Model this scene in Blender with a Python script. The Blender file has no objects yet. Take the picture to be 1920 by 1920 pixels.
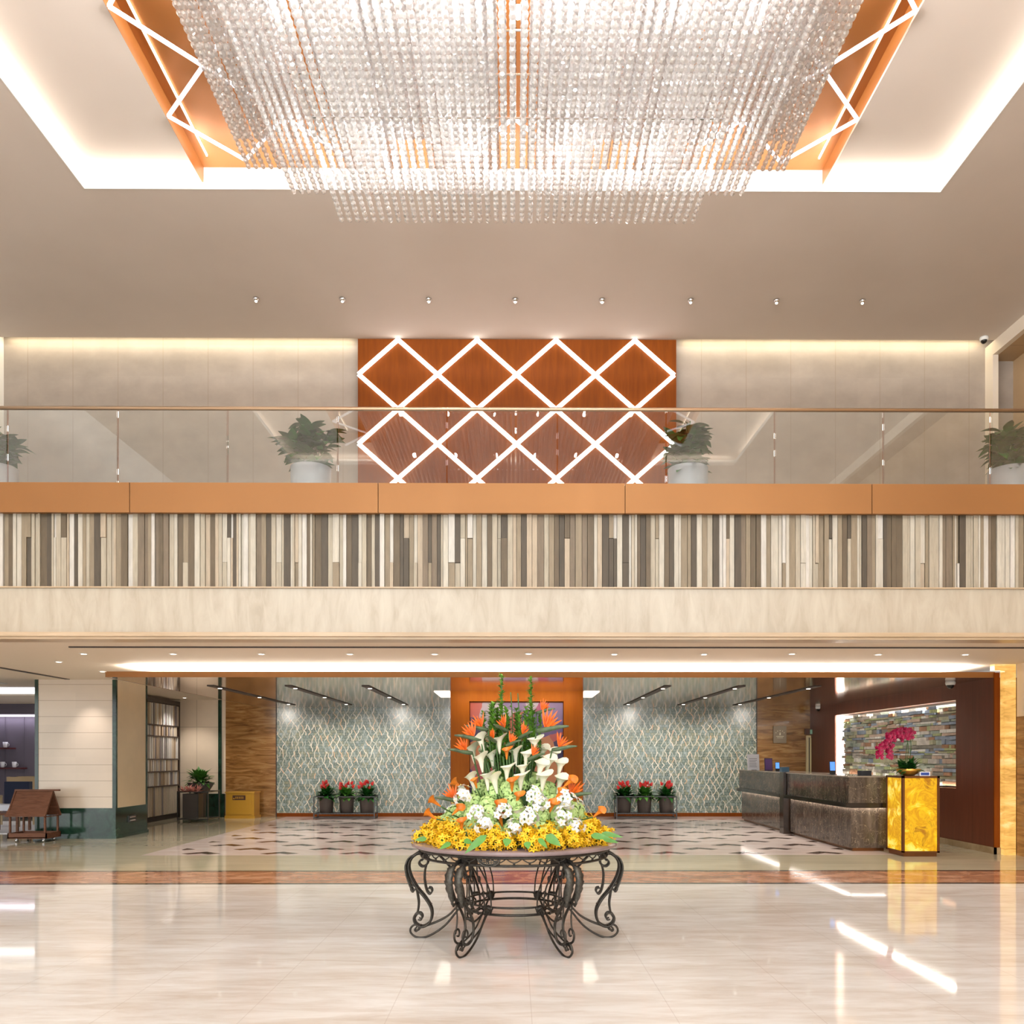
import bpy, math, random
import numpy as np
from mathutils import Vector, Matrix
random.seed(7)
SC = bpy.context.scene
COL = SC.collection
PI = math.pi
# ------------------------------------------------------------------ camera
F, HX, HY, CH, TH = 1560.0, 973.0, 1418.0, 1.45, 0.0063
cd = bpy.data.cameras.new('camera'); cam = bpy.data.objects.new('camera', cd); COL.objects.link(cam)
cam.location = (0, 0, CH); cam.rotation_euler = (PI/2, 0, -TH)
cd.sensor_width = 36; cd.lens = F/1920*36
cd.shift_x = -(HX-960)/1920; cd.shift_y = (HY-960)/1920; cd.clip_end = 200
SC.camera = cam
SC.view_settings.view_transform = 'Standard'; SC.view_settings.look = 'None'
SC.view_settings.exposure = 0.0; SC.view_settings.gamma = 1
SC.cycles.max_bounces = 8; SC.cycles.diffuse_bounces = 3; SC.cycles.glossy_bounces = 4
SC.cycles.use_adaptive_sampling = True; SC.cycles.adaptive_threshold = .06
SC.cycles.transmission_bounces = 4; SC.cycles.transparent_max_bounces = 14
SC.cycles.sample_clamp_indirect = 6; SC.cycles.use_denoising = True
SC.cycles.caustics_reflective = False; SC.cycles.caustics_refractive = False
# world: added fill light through the open front of the hall, behind the camera
w = bpy.data.worlds.new('world'); SC.world = w; w.use_nodes = True
bg = w.node_tree.nodes['Background']; bg.inputs[0].default_value = (.94, .985, 1, 1); bg.inputs[1].default_value = 3.3

def area(loc, size, power, rot=(0, 0, 0), col=(1, .9, .78), spread=PI):
    l = bpy.data.lights.new('area_light', 'AREA'); l.shape = 'RECTANGLE'
    l.size, l.size_y = size; l.energy = power; l.color = col; l.spread = spread
    o = bpy.data.objects.new('area_light', l); COL.objects.link(o); o.location = loc; o.rotation_euler = rot
    return o
def spot(loc, power, rot=(0, 0, 0), angle=80, col=(1, .88, .74), rad=.04, blend=.6):
    l = bpy.data.lights.new('spot_light', 'SPOT'); l.energy = power; l.color = col; l.spot_size = math.radians(angle)
    l.spot_blend = blend; l.shadow_soft_size = rad
    o = bpy.data.objects.new('spot_light', l); COL.objects.link(o); o.location = loc; o.rotation_euler = rot
    return o
def point(loc, power, col=(1, .93, .85), rad=.1):
    l = bpy.data.lights.new('point_light', 'POINT'); l.energy = power; l.color = col; l.shadow_soft_size = rad
    o = bpy.data.objects.new('point_light', l); COL.objects.link(o); o.location = loc
    return o
ZC = 8.98            # hall ceiling
ZR, ZT = 9.25, 9.50  # raised tray, copper tray
UP = (PI, 0, 0)
WW = (1, .96, .88)
# cove strips of the big ceiling tray
area((-5.86, 4.4, ZC+.13), (.12, 13.2), 95, UP, WW)
area((5.86, 4.4, ZC+.13), (.12, 13.2), 95, UP, WW)
area((-4.95, 11.24, ZC+.13), (1.6, .12), 20, UP, WW)
area((4.95, 11.24, ZC+.13), (1.6, .12), 20, UP, WW)
area((0, 11.24, ZC+.13), (8.3, .12), 40, UP, WW)
area((0, -2.55, ZC+.13), (11.4, .12), 150, UP, WW)
# unseen area lights added behind the camera as fill for the hall
for xx in (-5, 5):
    area((xx, -6.2, 8.7), (6, 2.5), 800, (math.radians(24), 0, 0), (.97, .98, 1))
# lamps inside the chandelier
for yy in (1.2, 3.4, 5.6, 7.4):
    for xx in (-2.0, -.7, .7, 2.0):
        point((xx, yy, 8.6), 260, (1, .98, .96), .06)
for yy in (2.6, 4.6, 6.4, 8.2):
    for xx in (-2.0, -1.2, -.4, .4, 1.2, 2.0):
        point((xx+.04, yy, 7.42), 28, (1, .98, .96), .04)
# out-of-view spots added along both ceiling sides to brighten the hall floor
for xx in (-7.4, 7.4):
    for yy in (-4, -1, 2, 5, 8):
        spot((xx, yy, ZC-.05), 260, (0, 0, 0), 62, (1, .92, .84), .08)
# slot light above the gallery wall
area((-6.1, 15.16, 9.12), (6.3, .06), 26, (math.radians(12), 0, 0), (1, .86, .55))
area((5.85, 15.16, 9.12), (5.5, .06), 23, (math.radians(12), 0, 0), (1, .86, .55))
# cove on top of the lobby canopy
area((.55, 12.82, 2.71), (12.7, .9), 900, UP, (1, .95, .86))
# ------------------------------------------------------------------ helpers
def at(x, y, Y):
    r = (x-HX)/F; c, s = math.cos(TH), math.sin(TH)
    X = r*c+s; D = -r*s+c; t = Y/D
    return Vector((X*t, Y, CH+(HY-y)/F*t))
def ax(x, Y): return at(x, HY, Y).x
def az(y, Y): return CH+(HY-y)/F*Y

class MB:
    def __init__(s): s.v = []; s.f = []; s.m = []; s.sm = []; s.M = None
    def add(s, vs, fs, mi=0, smooth=False):
        b = len(s.v)
        if s.M is not None: vs = [s.M @ Vector(p) for p in vs]
        s.v += [tuple(p) for p in vs]
        for f in fs:
            s.f.append([i+b for i in f]); s.m.append(mi); s.sm.append(smooth)
    def box(s, x0, x1, y0, y1, z0, z1, mi=0):
        s.add([(x0,y0,z0),(x1,y0,z0),(x1,y1,z0),(x0,y1,z0),(x0,y0,z1),(x1,y0,z1),(x1,y1,z1),(x0,y1,z1)],
              [(0,3,2,1),(4,5,6,7),(0,1,5,4),(1,2,6,5),(2,3,7,6),(3,0,4,7)], mi)
        return s
    def quad(s, a, b, c, d, mi=0): s.add([a,b,c,d], [(0,1,2,3)], mi); return s
    def bar(s, a, b, wd, ht, mi=0, up=Vector((0,0,1))):
        a, b = Vector(a), Vector(b); t = (b-a).normalized()
        u = Vector(up)
        if abs(t.dot(u)) > .98: u = Vector((0,1,0))
        sd = t.cross(u).normalized(); u = sd.cross(t)
        vs = [p+sd*i*wd/2+u*j*ht/2 for p in (a, b) for i, j in ((-1,-1),(1,-1),(1,1),(-1,1))]
        s.add(vs, [(0,1,2,3),(7,6,5,4),(0,4,5,1),(1,5,6,2),(2,6,7,3),(3,7,4,0)], mi); return s
    def tube(s, pts, r, n=8, mi=0, closed=False, sub=0, cap=True):
        pts = [Vector(p) for p in pts]
        if sub: pts = smooth(pts, sub, closed)
        m = len(pts); rr = r if callable(r) else (lambda t: r)
        vs = []; fs = []; up = None
        for i, p in enumerate(pts):
            if closed: t = pts[(i+1) % m]-pts[i-1]
            else: t = pts[min(i+1, m-1)]-pts[max(i-1, 0)]
            t = t.normalized() if t.length > 1e-9 else Vector((0,0,1))
            if up is None: up = Vector((0,0,1)) if abs(t.z) < .9 else Vector((1,0,0))
            a = t.cross(up)
            a = a.normalized() if a.length > 1e-6 else t.orthogonal().normalized()
            up = a.cross(t).normalized(); R = rr(i/max(1, m-1))
            for k in range(n):
                q = 2*PI*k/n; vs.append(p+a*math.cos(q)*R+up*math.sin(q)*R)
        for i in range(m if closed else m-1):
            for k in range(n):
                j = (i+1) % m
                fs.append((i*n+k, i*n+(k+1) % n, j*n+(k+1) % n, j*n+k))
        if not closed and cap: fs += [tuple(range(n))[::-1], tuple((m-1)*n+k for k in range(n))]
        s.add(vs, fs, mi, True); return s
    def lathe(s, prof, c=(0,0,0), n=24, mi=0, sx=1, sy=1):
        vs = []; fs = []
        for (r, z) in prof:
            for k in range(n):
                q = 2*PI*k/n; vs.append((c[0]+r*sx*math.cos(q), c[1]+r*sy*math.sin(q), c[2]+z))
        for i in range(len(prof)-1):
            for k in range(n): fs.append((i*n+k, i*n+(k+1) % n, (i+1)*n+(k+1) % n, (i+1)*n+k))
        fs += [tuple(range(n))[::-1], tuple((len(prof)-1)*n+k for k in range(n))]
        s.add(vs, fs, mi, True); return s
    def ball(s, c, r, n=10, m=6, mi=0, sc=(1,1,1)):
        c = Vector(c); vs = [c+Vector((0,0,-r*sc[2]))]; fs = []
        for i in range(1, m):
            a = -PI/2+PI*i/m
            for k in range(n):
                q = 2*PI*k/n; vs.append(c+Vector((r*math.cos(a)*math.cos(q)*sc[0], r*math.cos(a)*math.sin(q)*sc[1], r*math.sin(a)*sc[2])))
        vs.append(c+Vector((0,0,r*sc[2]))); L = len(vs)-1
        for k in range(n):
            fs.append((0, 1+(k+1) % n, 1+k)); fs.append((L, 1+(m-2)*n+k, 1+(m-2)*n+(k+1) % n))
            for i in range(m-2): fs.append((1+i*n+k, 1+i*n+(k+1) % n, 1+(i+1)*n+(k+1) % n, 1+(i+1)*n+k))
        s.add(vs, fs, mi, True); return s
    def leaf(s, p, d, ln, wd, droop=.3, n=5, mi=0, fold=.25, up=Vector((0,0,1)), tip=.6):
        p = Vector(p); d = Vector(d).normalized(); u = Vector(up)
        sd = d.cross(u)
        sd = sd.normalized() if sd.length > 1e-4 else Vector((1,0,0))
        nm = sd.cross(d).normalized(); vs = []; fs = []
        for i in range(n+1):
            t = i/n; wv = wd/2*max(.04, math.sin(PI*min(1, t**tip)))**.8 if i < n else wd*.02
            if i == 0: wv = wd*.06
            c = p+d*ln*t+nm*(-droop*ln*t*t)
            vs += [c-sd*wv+nm*wv*fold, c, c+sd*wv+nm*wv*fold]
        for i in range(n):
            b = i*3; fs += [(b, b+1, b+4, b+3), (b+1, b+2, b+5, b+4)]
        s.add(vs, fs, mi, True); return s
    def build(s, name, mats, parent=None, origin=None):
        me = bpy.data.meshes.new(name); vs = s.v
        if parent is None and origin is None and vs:
            a = np.array(vs); origin = ((a[:,0].min()+a[:,0].max())/2, (a[:,1].min()+a[:,1].max())/2, a[:,2].min())
        if parent is not None and origin is None: origin = WL[parent.name]
        o3 = np.array(origin if origin is not None else (0,0,0), dtype=float)
        if vs: vs = (np.array(vs)-o3).tolist()
        me.from_pydata(vs, [], s.f)
        me.polygons.foreach_set('material_index', s.m); me.polygons.foreach_set('use_smooth', s.sm)
        for m in (mats if isinstance(mats, (list, tuple)) else [mats]): me.materials.append(m)
        me.update()
        o = bpy.data.objects.new(name, me); COL.objects.link(o); WL[o.name] = tuple(o3)
        if parent is not None:
            o.parent = parent; o.location = o3-np.array(WL[parent.name])
        else: o.location = o3
        return o
WL = {}
def smooth(pts, k, closed=False):
    out = []; n = len(pts)
    for i in range(n if closed else n-1):
        if closed: a, b, c, d = pts[i-1], pts[i], pts[(i+1) % n], pts[(i+2) % n]
        else: a, b, c, d = pts[max(i-1, 0)], pts[i], pts[i+1], pts[min(i+2, n-1)]
        for j in range(k):
            t = j/k
            out.append(.5*((2*b)+(c-a)*t+(2*a-5*b+4*c-d)*t*t+(3*b-a-3*c+d)*t**3))
    if not closed: out.append(pts[-1])
    return out
def tag(o, label=None, cat=None, group=None, kind=None):
    if label: o['label'] = label
    if cat: o['category'] = cat
    if group: o['group'] = group
    if kind: o['kind'] = kind
    return o
def thing(name, loc, label, cat, group=None, rz=0):
    o = bpy.data.objects.new(name, None); COL.objects.link(o); o.location = loc; o.rotation_euler = (0, 0, rz)
    o.empty_display_size = .1; WL[o.name] = tuple(loc)
    return tag(o, label, cat, group)
def struct(mb, name, mats): return tag(mb.build(name, mats), kind='structure')
def copy_tree(o, parent=None):
    c = o.copy(); COL.objects.link(c); c.parent = parent; WL[c.name] = WL.get(o.name, (0,0,0))
    for ch in list(o.children): copy_tree(ch, c)
    return c
ORD = ['first','second','third','fourth','fifth','sixth','seventh','eighth','ninth','tenth','eleventh','twelfth']

# ------------------------------------------------------------------ materials
class Nd:
    def __init__(s, name):
        s.m = bpy.data.materials.new(name); s.m.use_nodes = True; s.t = s.m.node_tree; s.b = s.t.nodes['Principled BSDF']
    def n(s, typ, ins=None, **kw):
        nd = s.t.nodes.new('ShaderNode'+typ)
        for k, v in kw.items(): setattr(nd, k, v)
        for k, v in (ins or {}).items():
            if isinstance(v, bpy.types.NodeSocket): s.t.links.new(v, nd.inputs[k])
            else: nd.inputs[k].default_value = v
        return nd
    def L(s, a, b): s.t.links.new(a, b)
    def set(s, key, v):
        if isinstance(v, bpy.types.NodeSocket): s.L(v, s.b.inputs[key])
        else: s.b.inputs[key].default_value = v
    def pos(s): return s.n('NewGeometry').outputs['Position']
    def obj(s): return s.n('TexCoord').outputs['Object']
    def map(s, vec, scale=(1,1,1), rot=(0,0,0), loc=(0,0,0)):
        return s.n('Mapping', {'Vector': vec, 'Scale': scale, 'Rotation': rot, 'Location': loc}).outputs[0]
    def noise(s, vec, scale=5, detail=4, rough=.55, dist=0):
        return s.n('TexNoise', {'Vector': vec, 'Scale': scale, 'Detail': detail, 'Roughness': rough, 'Distortion': dist}).outputs['Fac']
    def ramp(s, fac, stops, mode='LINEAR'):
        r = s.n('ValToRGB', {'Fac': fac}); cr = r.color_ramp; cr.interpolation = mode
        while len(cr.elements) < len(stops): cr.elements.new(.5)
        for e, (p, c) in zip(cr.elements, stops): e.position = p; e.color = (*c, 1)
        return r.outputs['Color']
    def math(s, op, a, b=None, c=None, clamp=False):
        nd = s.n('Math', operation=op, use_clamp=clamp)
        for i, v in enumerate((a, b, c)):
            if v is None: continue
            if isinstance(v, bpy.types.NodeSocket): s.L(v, nd.inputs[i])
            else: nd.inputs[i].default_value = v
        return nd.outputs[0]
    def mix(s, fac, a, b, mode='MIX'):
        nd = s.n('Mix', data_type='RGBA', blend_type=mode)
        for i, v in ((0, fac), (6, a), (7, b)):
            if isinstance(v, bpy.types.NodeSocket): s.L(v, nd.inputs[i])
            else: nd.inputs[i].default_value = v if i == 0 else (*v, 1)
        return nd.outputs[2]
    def sep(s, v): return s.n('SeparateXYZ', {0: v}).outputs
    def line(s, coord, period, off, width):      # 1 on a joint line
        t = s.math('DIVIDE', s.math('SUBTRACT', coord, off), period)
        f = s.math('ABSOLUTE', s.math('SUBTRACT', s.math('SUBTRACT', t, s.math('FLOOR', t)), .5))
        return s.math('GREATER_THAN', f, .5-width/period/2)
    def bump(s, h, strength=.2, dist=.01):
        s.set('Normal', s.n('Bump', {'Height': h, 'Strength': strength, 'Distance': dist}).outputs[0])
def pm(name, col, rough=.5, metal=0, coat=0, emis=None, es=0, sss=0, var=0, vscale=6):
    N = Nd(name); N.set('Roughness', rough); N.set('Metallic', metal); N.set('Coat Weight', coat); N.set('Coat Roughness', .06)
    if var:
        f = N.noise(N.obj(), vscale, 3); a = [c*(1-var) for c in col]; b = [min(1, c*(1+var)) for c in col]
        N.set('Base Color', N.ramp(f, [(.3, a), (.7, b)]))
    else: N.set('Base Color', (*col, 1))
    if emis: N.set('Emission Color', (*emis, 1)); N.set('Emission Strength', es)
    if sss: N.set('Subsurface Weight', sss); N.set('Subsurface Scale', .02)
    return N.m
def s2l(r, g, b): return tuple(((c/255)/12.92 if c/255 < .04045 else ((c/255+.055)/1.055)**2.4) for c in (r, g, b))

N = Nd('taupe_plaster'); N.set('Roughness', .75); f = N.noise(N.pos(), .6, 3)
N.set('Base Color', N.ramp(f, [(.3, (.69, .60, .53)), (.7, (.73, .64, .57))])); M_ceil = N.m
M_cream = pm('cream_plaster', (.78, .68, .56), .6)
M_white = pm('white_paint', (.86, .84, .80), .5)
N = Nd('copper_lacquer'); N.set('Roughness', .36); N.set('Metallic', .35); N.set('Base Color', (.36, .135, .035, 1)); M_copper = N.m
M_led = pm('led_white', (1, 1, 1), .5, emis=(1, .96, .9), es=3)
M_ledc = pm('led_cool', (1, 1, 1), .5, emis=(.86, .85, 1), es=1.15)
M_ledw = pm('led_warm', (1, 1, 1), .5, emis=(1, .85, .6), es=3)
M_dot = pm('lamp_lens', (1, 1, 1), .4, emis=(1, .93, .82), es=4)
M_chrome = pm('chrome', (.8, .8, .82), .15, 1)
M_black = pm('black_metal', (.015, .014, .013), .35, .3)
M_darkslot = pm('dark_slot', (.05, .035, .03), .5)
M_grey = pm('grey_metal', (.08, .08, .08), .4, .6)

def tiles(name, base, var, pw, pz, ox, oz, jc, axis='X', rough=.45, scale=1.5, jw=.012):
    N = Nd(name); P = N.pos(); s = N.sep(P); u = s[axis]
    f = N.noise(N.map(P, (1, 1, 1.4)), scale, 6, .6)
    c = N.ramp(f, [(.3, [k*(1-var) for k in base]), (.7, [min(1, k*(1+var)) for k in base])])
    # a slightly different tone per tile
    iu = N.math('FLOOR', N.math('DIVIDE', N.math('SUBTRACT', u, ox), pw)); iz = N.math('FLOOR', N.math('DIVIDE', N.math('SUBTRACT', s['Z'], oz), pz))
    cv = N.n('CombineXYZ', {0: iu, 1: iz}).outputs[0]
    wn = N.n('TexWhiteNoise', {'Vector': cv}, noise_dimensions='3D').outputs['Value']
    c = N.mix(N.math('MULTIPLY', wn, .22), c, [k*.72 for k in base])
    j = N.math('MAXIMUM', N.line(u, pw, ox-pw/2, jw), N.line(s['Z'], pz, oz-pz/2, jw))
    N.set('Base Color', N.mix(j, c, jc)); N.set('Roughness', rough)
    return N.m
M_galtile = tiles('gallery_stone_tiles', (.36, .30, .25), .10, .824, 6.0, ax(179, 15.3), az(707, 15.3), (.3, .24, .19), scale=2.5)
M_pillart = tiles('cream_wall_tiles', (.68, .565, .445), .04, 1.6, .283, ax(141, 14.69), az(1449, 14.69), (.47, .37, .27), rough=.22)
M_pillars = pm('cream_side_panel', (.80, .64, .42), .25, var=.05, vscale=2)
M_backcream = tiles('cream_back_tiles', (.76, .64, .50), .05, .8, 1.1, -8.0, .5, (.5, .4, .3), rough=.3)

def marble(name, stops, scale=(1,1,1), rot=(0,0,0), ns=2, dist=1.2, rough=.12, detail=8, coat=.0, pos=True):
    N = Nd(name); P = N.pos() if pos else N.obj()
    f = N.noise(N.map(P, scale, rot), ns, detail, .6, dist)
    N.set('Base Color', N.ramp(f, stops)); N.set('Roughness', rough); N.set('Coat Weight', coat); N.set('Coat Roughness', .03)
    return N.m
M_green = marble('green_marble', [(.35, (.007, .02, .013)), (.55, (.015, .045, .027)), (.75, (.04, .09, .06))], ns=3)
M_redmarble = marble('red_marble', [(.3, (.28, .11, .06)), (.5, (.48, .23, .13)), (.72, (.68, .42, .28))], (1, 2, 1), (0, 0, .5), 2.2, rough=.1)
M_gmarble = marble('beige_green_marble', [(.3, (.50, .45, .32)), (.7, (.64, .58, .43))], (.5, 2, 1), (0, 0, .1), 1.2, rough=.07)
M_line = marble('dark_line_marble', [(.3, (.05, .045, .035)), (.7, (.10, .09, .07))], rough=.1)
M_stonef = marble('beige_fascia_stone', [(.3, (.42, .35, .26)), (.5, (.50, .435, .34)), (.7, (.56, .50, .40))], (5, 1, 1.2), (0, .25, 0), 1.6, .6, .3, 8, 0)
M_stonem = marble('beige_moulding_stone', [(.3, (.46, .33, .2)), (.7, (.60, .45, .3))], (.7, 1, 8), (0, 0, 0), 1.6, .6, .3, 8, 0)
M_brownst = marble('brown_onyx_wall', [(.28, (.10, .04, .012)), (.45, (.25, .115, .032)), (.6, (.38, .20, .07)), (.8, (.52, .34, .15))], (.7, .7, 5), (0, .04, 0), 1.8, 1.6, .18, 10, .2)
# foyer floor: big polished cream slabs with drifting brown veins
N = Nd('cream_polished_marble'); P = N.pos(); s = N.sep(P)
f1 = N.noise(N.map(P, (.55, 2.0, 1), (0, 0, .35)), 1.1, 7, .62, .9)
f2 = N.noise(N.map(P, (1.2, 6, 1), (0, 0, .42)), 1.6, 8, .65, .6)
c = N.ramp(f1, [(.32, (.64, .57, .49)), (.5, (.77, .735, .68)), (.66, (.87, .86, .83))])
c = N.mix(.38, c, N.ramp(f2, [(.35, (.60, .49, .41)), (.6, (.88, .86, .84))]))
j = N.math('MAXIMUM', N.line(s['X'], .8, .1, .006), N.line(s['Y'], .8, .3, .006))
N.set('Base Color', N.mix(N.math('MULTIPLY', j, .25), c, (.4, .3, .24))); N.set('Roughness', .05); N.set('Specular IOR Level', .3)
N.bump(N.noise(P, .8, 1), .02, .02); M_floor = N.m
# lobby floor: pinkish marble with inlaid dark diamonds
N = Nd('pink_marble_diamond_inlay'); P = N.pos(); s = N.sep(P)
f1 = N.noise(N.map(P, (1, 2, 1)), 1.5, 6, .6, .6)
c = N.ramp(f1, [(.3, (.64, .52, .47)), (.7, (.80, .70, .65))])
def lat(ox, oy):
    u = N.math('DIVIDE', N.math('SUBTRACT', s['X'], ox), 1.165); v = N.math('DIVIDE', N.math('SUBTRACT', s['Y'], oy), 1.12)
    du = N.math('ABSOLUTE', N.math('SUBTRACT', N.math('FRACT', N.math('ADD', u, 100.5)), .5))
    dv = N.math('ABSOLUTE', N.math('SUBTRACT', N.math('FRACT', N.math('ADD', v, 100.5)), .5))
    return N.math('LESS_THAN', N.math('ADD', N.math('DIVIDE', du, .25), N.math('DIVIDE', dv, .21)), 1)
def latc(ox, oy):  # pale bow-tie cut
    u = N.math('DIVIDE', N.math('SUBTRACT', s['X'], ox), 1.165); v = N.math('DIVIDE', N.math('SUBTRACT', s['Y'], oy), 1.12)
    du = N.math('ABSOLUTE', N.math('SUBTRACT', N.math('FRACT', N.math('ADD', u, 100.5)), .5))
    dv = N.math('SUBTRACT', N.math('FRACT', N.math('ADD', v, 100.5)), .5)
    return N.math('LESS_THAN', N.math('ADD', N.math('DIVIDE', du, .25), N.math('DIVIDE', N.math('ABSOLUTE', N.math('ADD', dv, .2)), .21)), 1)
d = N.math('MAXIMUM', N.math('SUBTRACT', lat(0, 12.43), latc(0, 12.43), clamp=True), N.math('SUBTRACT', lat(.5825, 12.99), latc(.5825, 12.99), clamp=True))
inr = N.math('MULTIPLY', N.math('LESS_THAN', N.math('ABSOLUTE', s['X']), 5.15), N.math('LESS_THAN', s['Y'], 19.2))
d = N.math('MULTIPLY', d, inr)
N.set('Base Color', N.mix(d, c, (.07, .04, .03))); N.set('Roughness', .1); N.set('Specular IOR Level', .2); M_pink = N.m
M_rug = pm('pale_carpet', (.72, .70, .72), .95, var=.08, vscale=30)
# mosaic wall
N = Nd('teal_petal_mosaic'); P = N.pos(); s = N.sep(P)
PX, PZ = .078, .31
wv = N.n('TexNoise', {'Vector': P, 'Scale': 2.2, 'Detail': 2}).outputs['Color']
wx = N.math('MULTIPLY', N.math('SUBTRACT', N.sep(wv)[0], .5), .045); wz = N.math('MULTIPLY', N.math('SUBTRACT', N.sep(wv)[1], .5), .5)
zz_ = N.math('ADD', s['Z'], wz); xx_ = N.math('ADD', s['X'], wx)
small = N.math('SUBTRACT', N.math('MULTIPLY', N.math('ABSOLUTE', N.math('SUBTRACT', N.math('FRACT', N.math('DIVIDE', s['Z'], .13)), .5)), 4), 1)
def chain(off, sgn, seed):
    t = N.math('DIVIDE', zz_, PZ)
    tri = N.math('SUBTRACT', N.math('MULTIPLY', N.math('ABSOLUTE', N.math('SUBTRACT', N.math('FRACT', t), .5)), 4), 1)
    u = N.math('ADD', N.math('ADD', xx_, N.math('MULTIPLY', tri, sgn*PX*.42)), N.math('MULTIPLY', small, .009))
    u = N.math('ADD', N.math('DIVIDE', u, PX*2), off+100)
    k = N.math('FLOOR', u); fr = N.math('ABSOLUTE', N.math('SUBTRACT', N.math('FRACT', u), .5))
    iz = N.math('FLOOR', N.math('DIVIDE', s['Z'], .13))
    wn = N.n('TexWhiteNoise', {'Vector': N.n('CombineXYZ', {0: k, 1: iz, 2: seed}).outputs[0]}, noise_dimensions='3D')
    ln = N.math('MULTIPLY', N.math('LESS_THAN', fr, .07), N.math('GREATER_THAN', wn.outputs['Value'], .16))
    return ln, wn
l1, w1 = chain(0, 1, 1.0); l2, w2 = chain(.5, -1, 2.0)
row = N.math('FLOOR', N.math('DIVIDE', s['Z'], .065)); sh = N.math('MULTIPLY', N.math('FRACT', N.math('MULTIPLY', row, .5)), .075)
cu = N.math('DIVIDE', N.math('ADD', s['X'], sh), .075); col_ = N.math('FLOOR', cu)
wn = N.n('TexWhiteNoise', {'Vector': N.n('CombineXYZ', {0: col_, 1: row, 2: 5}).outputs[0]}, noise_dimensions='3D')
big = N.noise(P, 1.1, 4)
base = N.ramp(N.math('ADD', N.math('MULTIPLY', wn.outputs['Value'], .5), N.math('MULTIPLY', big, .55)),
              [(.15, (.06, .08, .065)), (.36, (.11, .16, .14)), (.52, (.16, .22, .21)), (.68, (.21, .22, .14)), (.8, (.25, .34, .36)), (.98, (.42, .46, .42))])
edge = N.math('MAXIMUM', N.line(cu, 1.0, .5, .2), N.line(s['Z'], .065, .0325, .012))
c = N.mix(N.math('MULTIPLY', edge, .4), base, (.46, .49, .43))
lc1 = N.ramp(w1.outputs['Value'], [(.16, (.34, .40, .37)), (.4, (.54, .54, .46)), (.7, (.68, .63, .52)), (.88, (.70, .45, .26)), (1, (.8, .76, .68))])
lc2 = N.ramp(w2.outputs['Value'], [(.16, (.30, .36, .36)), (.5, (.50, .52, .45)), (.8, (.68, .62, .50)), (1, (.8, .75, .65))])
c = N.mix(l1, c, lc1); c = N.mix(l2, c, lc2)
N.set('Base Color', c); N.set('Roughness', .22); M_mosaic = N.m

def wood(name, a, b, axis=(1, 1, .12), rough=.25, coat=.2, sc=9, seams=None):
    N = Nd(name); P = N.pos()
    f = N.noise(N.map(P, axis), sc, 6, .6, .3)
    c = N.ramp(f, [(.25, a), (.75, b)])
    if seams:
        s = N.sep(P)
        for axn, per, off in seams: c = N.mix(N.math('MULTIPLY', N.line(s[axn], per, off, .01), .6), c, [k*.4 for k in a])
    N.set('Base Color', c); N.set('Roughness', rough); N.set('Coat Weight', coat); N.set('Coat Roughness', .1); N.set('Specular IOR Level', .15 if coat == 0 else .5)
    return N.m
M_woodpan = wood('red_wood_veneer', (.16, .034, .001), (.23, .054, .002), (3, 3, .25), .5, 0, 6)
M_woodport = wood('orange_wood_veneer', (.30, .075, .003), (.40, .12, .006), (2, 2, .2), .5, 0, 5)
M_wooddark = wood('dark_mahogany', (.11, .028, .012), (.17, .045, .02), (3, 3, .2), .4, .06, 5, [('Y', 1.9, 12.9)])
M_woodcart = wood('cart_wood', (.10, .04, .022), (.19, .085, .05), (1, 6, 6), .5, 0, 6)
# canopy soffit, glossy bronze mirror panels
N = Nd('bronze_mirror_panel'); P = N.pos(); s = N.sep(P)
N.set('Metallic', .85); N.set('Roughness', .09)
f = N.noise(N.map(P, (.2, 3, 1)), 1, 4)
c = N.ramp(f, [(.3, (.56, .40, .29)), (.7, (.64, .47, .35))])
N.set('Base Color', N.mix(N.math('MULTIPLY', N.line(s['X'], 1.2, .3, .01), .6), c, (.2, .12, .07))); M_bronze = N.m
N = Nd('copper_band'); P = N.pos(); N.set('Metallic', .35); N.set('Roughness', .5)
N.set('Base Color', N.ramp(N.noise(P, .5, 2), [(.3, (.29, .125, .035)), (.7, (.35, .155, .045))])); M_band = N.m
# dark counter marble
N = Nd('dark_counter_marble'); P = N.pos()
f = N.noise(N.map(P, (3, 3, .6)), 5, 8, .7, .3)
v = N.n('TexVoronoi', {'Vector': N.map(N.n('TexNoise', {'Vector': P, 'Scale': 3.0, 'Detail': 4}).outputs['Color'], (4, 4, 4)), 'Scale': 1.6}, feature='DISTANCE_TO_EDGE').outputs['Distance']
c = N.ramp(f, [(.3, (.04, .028, .02)), (.55, (.10, .075, .058)), (.75, (.19, .15, .12))])
c = N.mix(N.math('LESS_THAN', v, .009), c, (.32, .25, .17))
N.set('Base Color', c); N.set('Roughness', .12); M_counter = N.m
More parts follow.
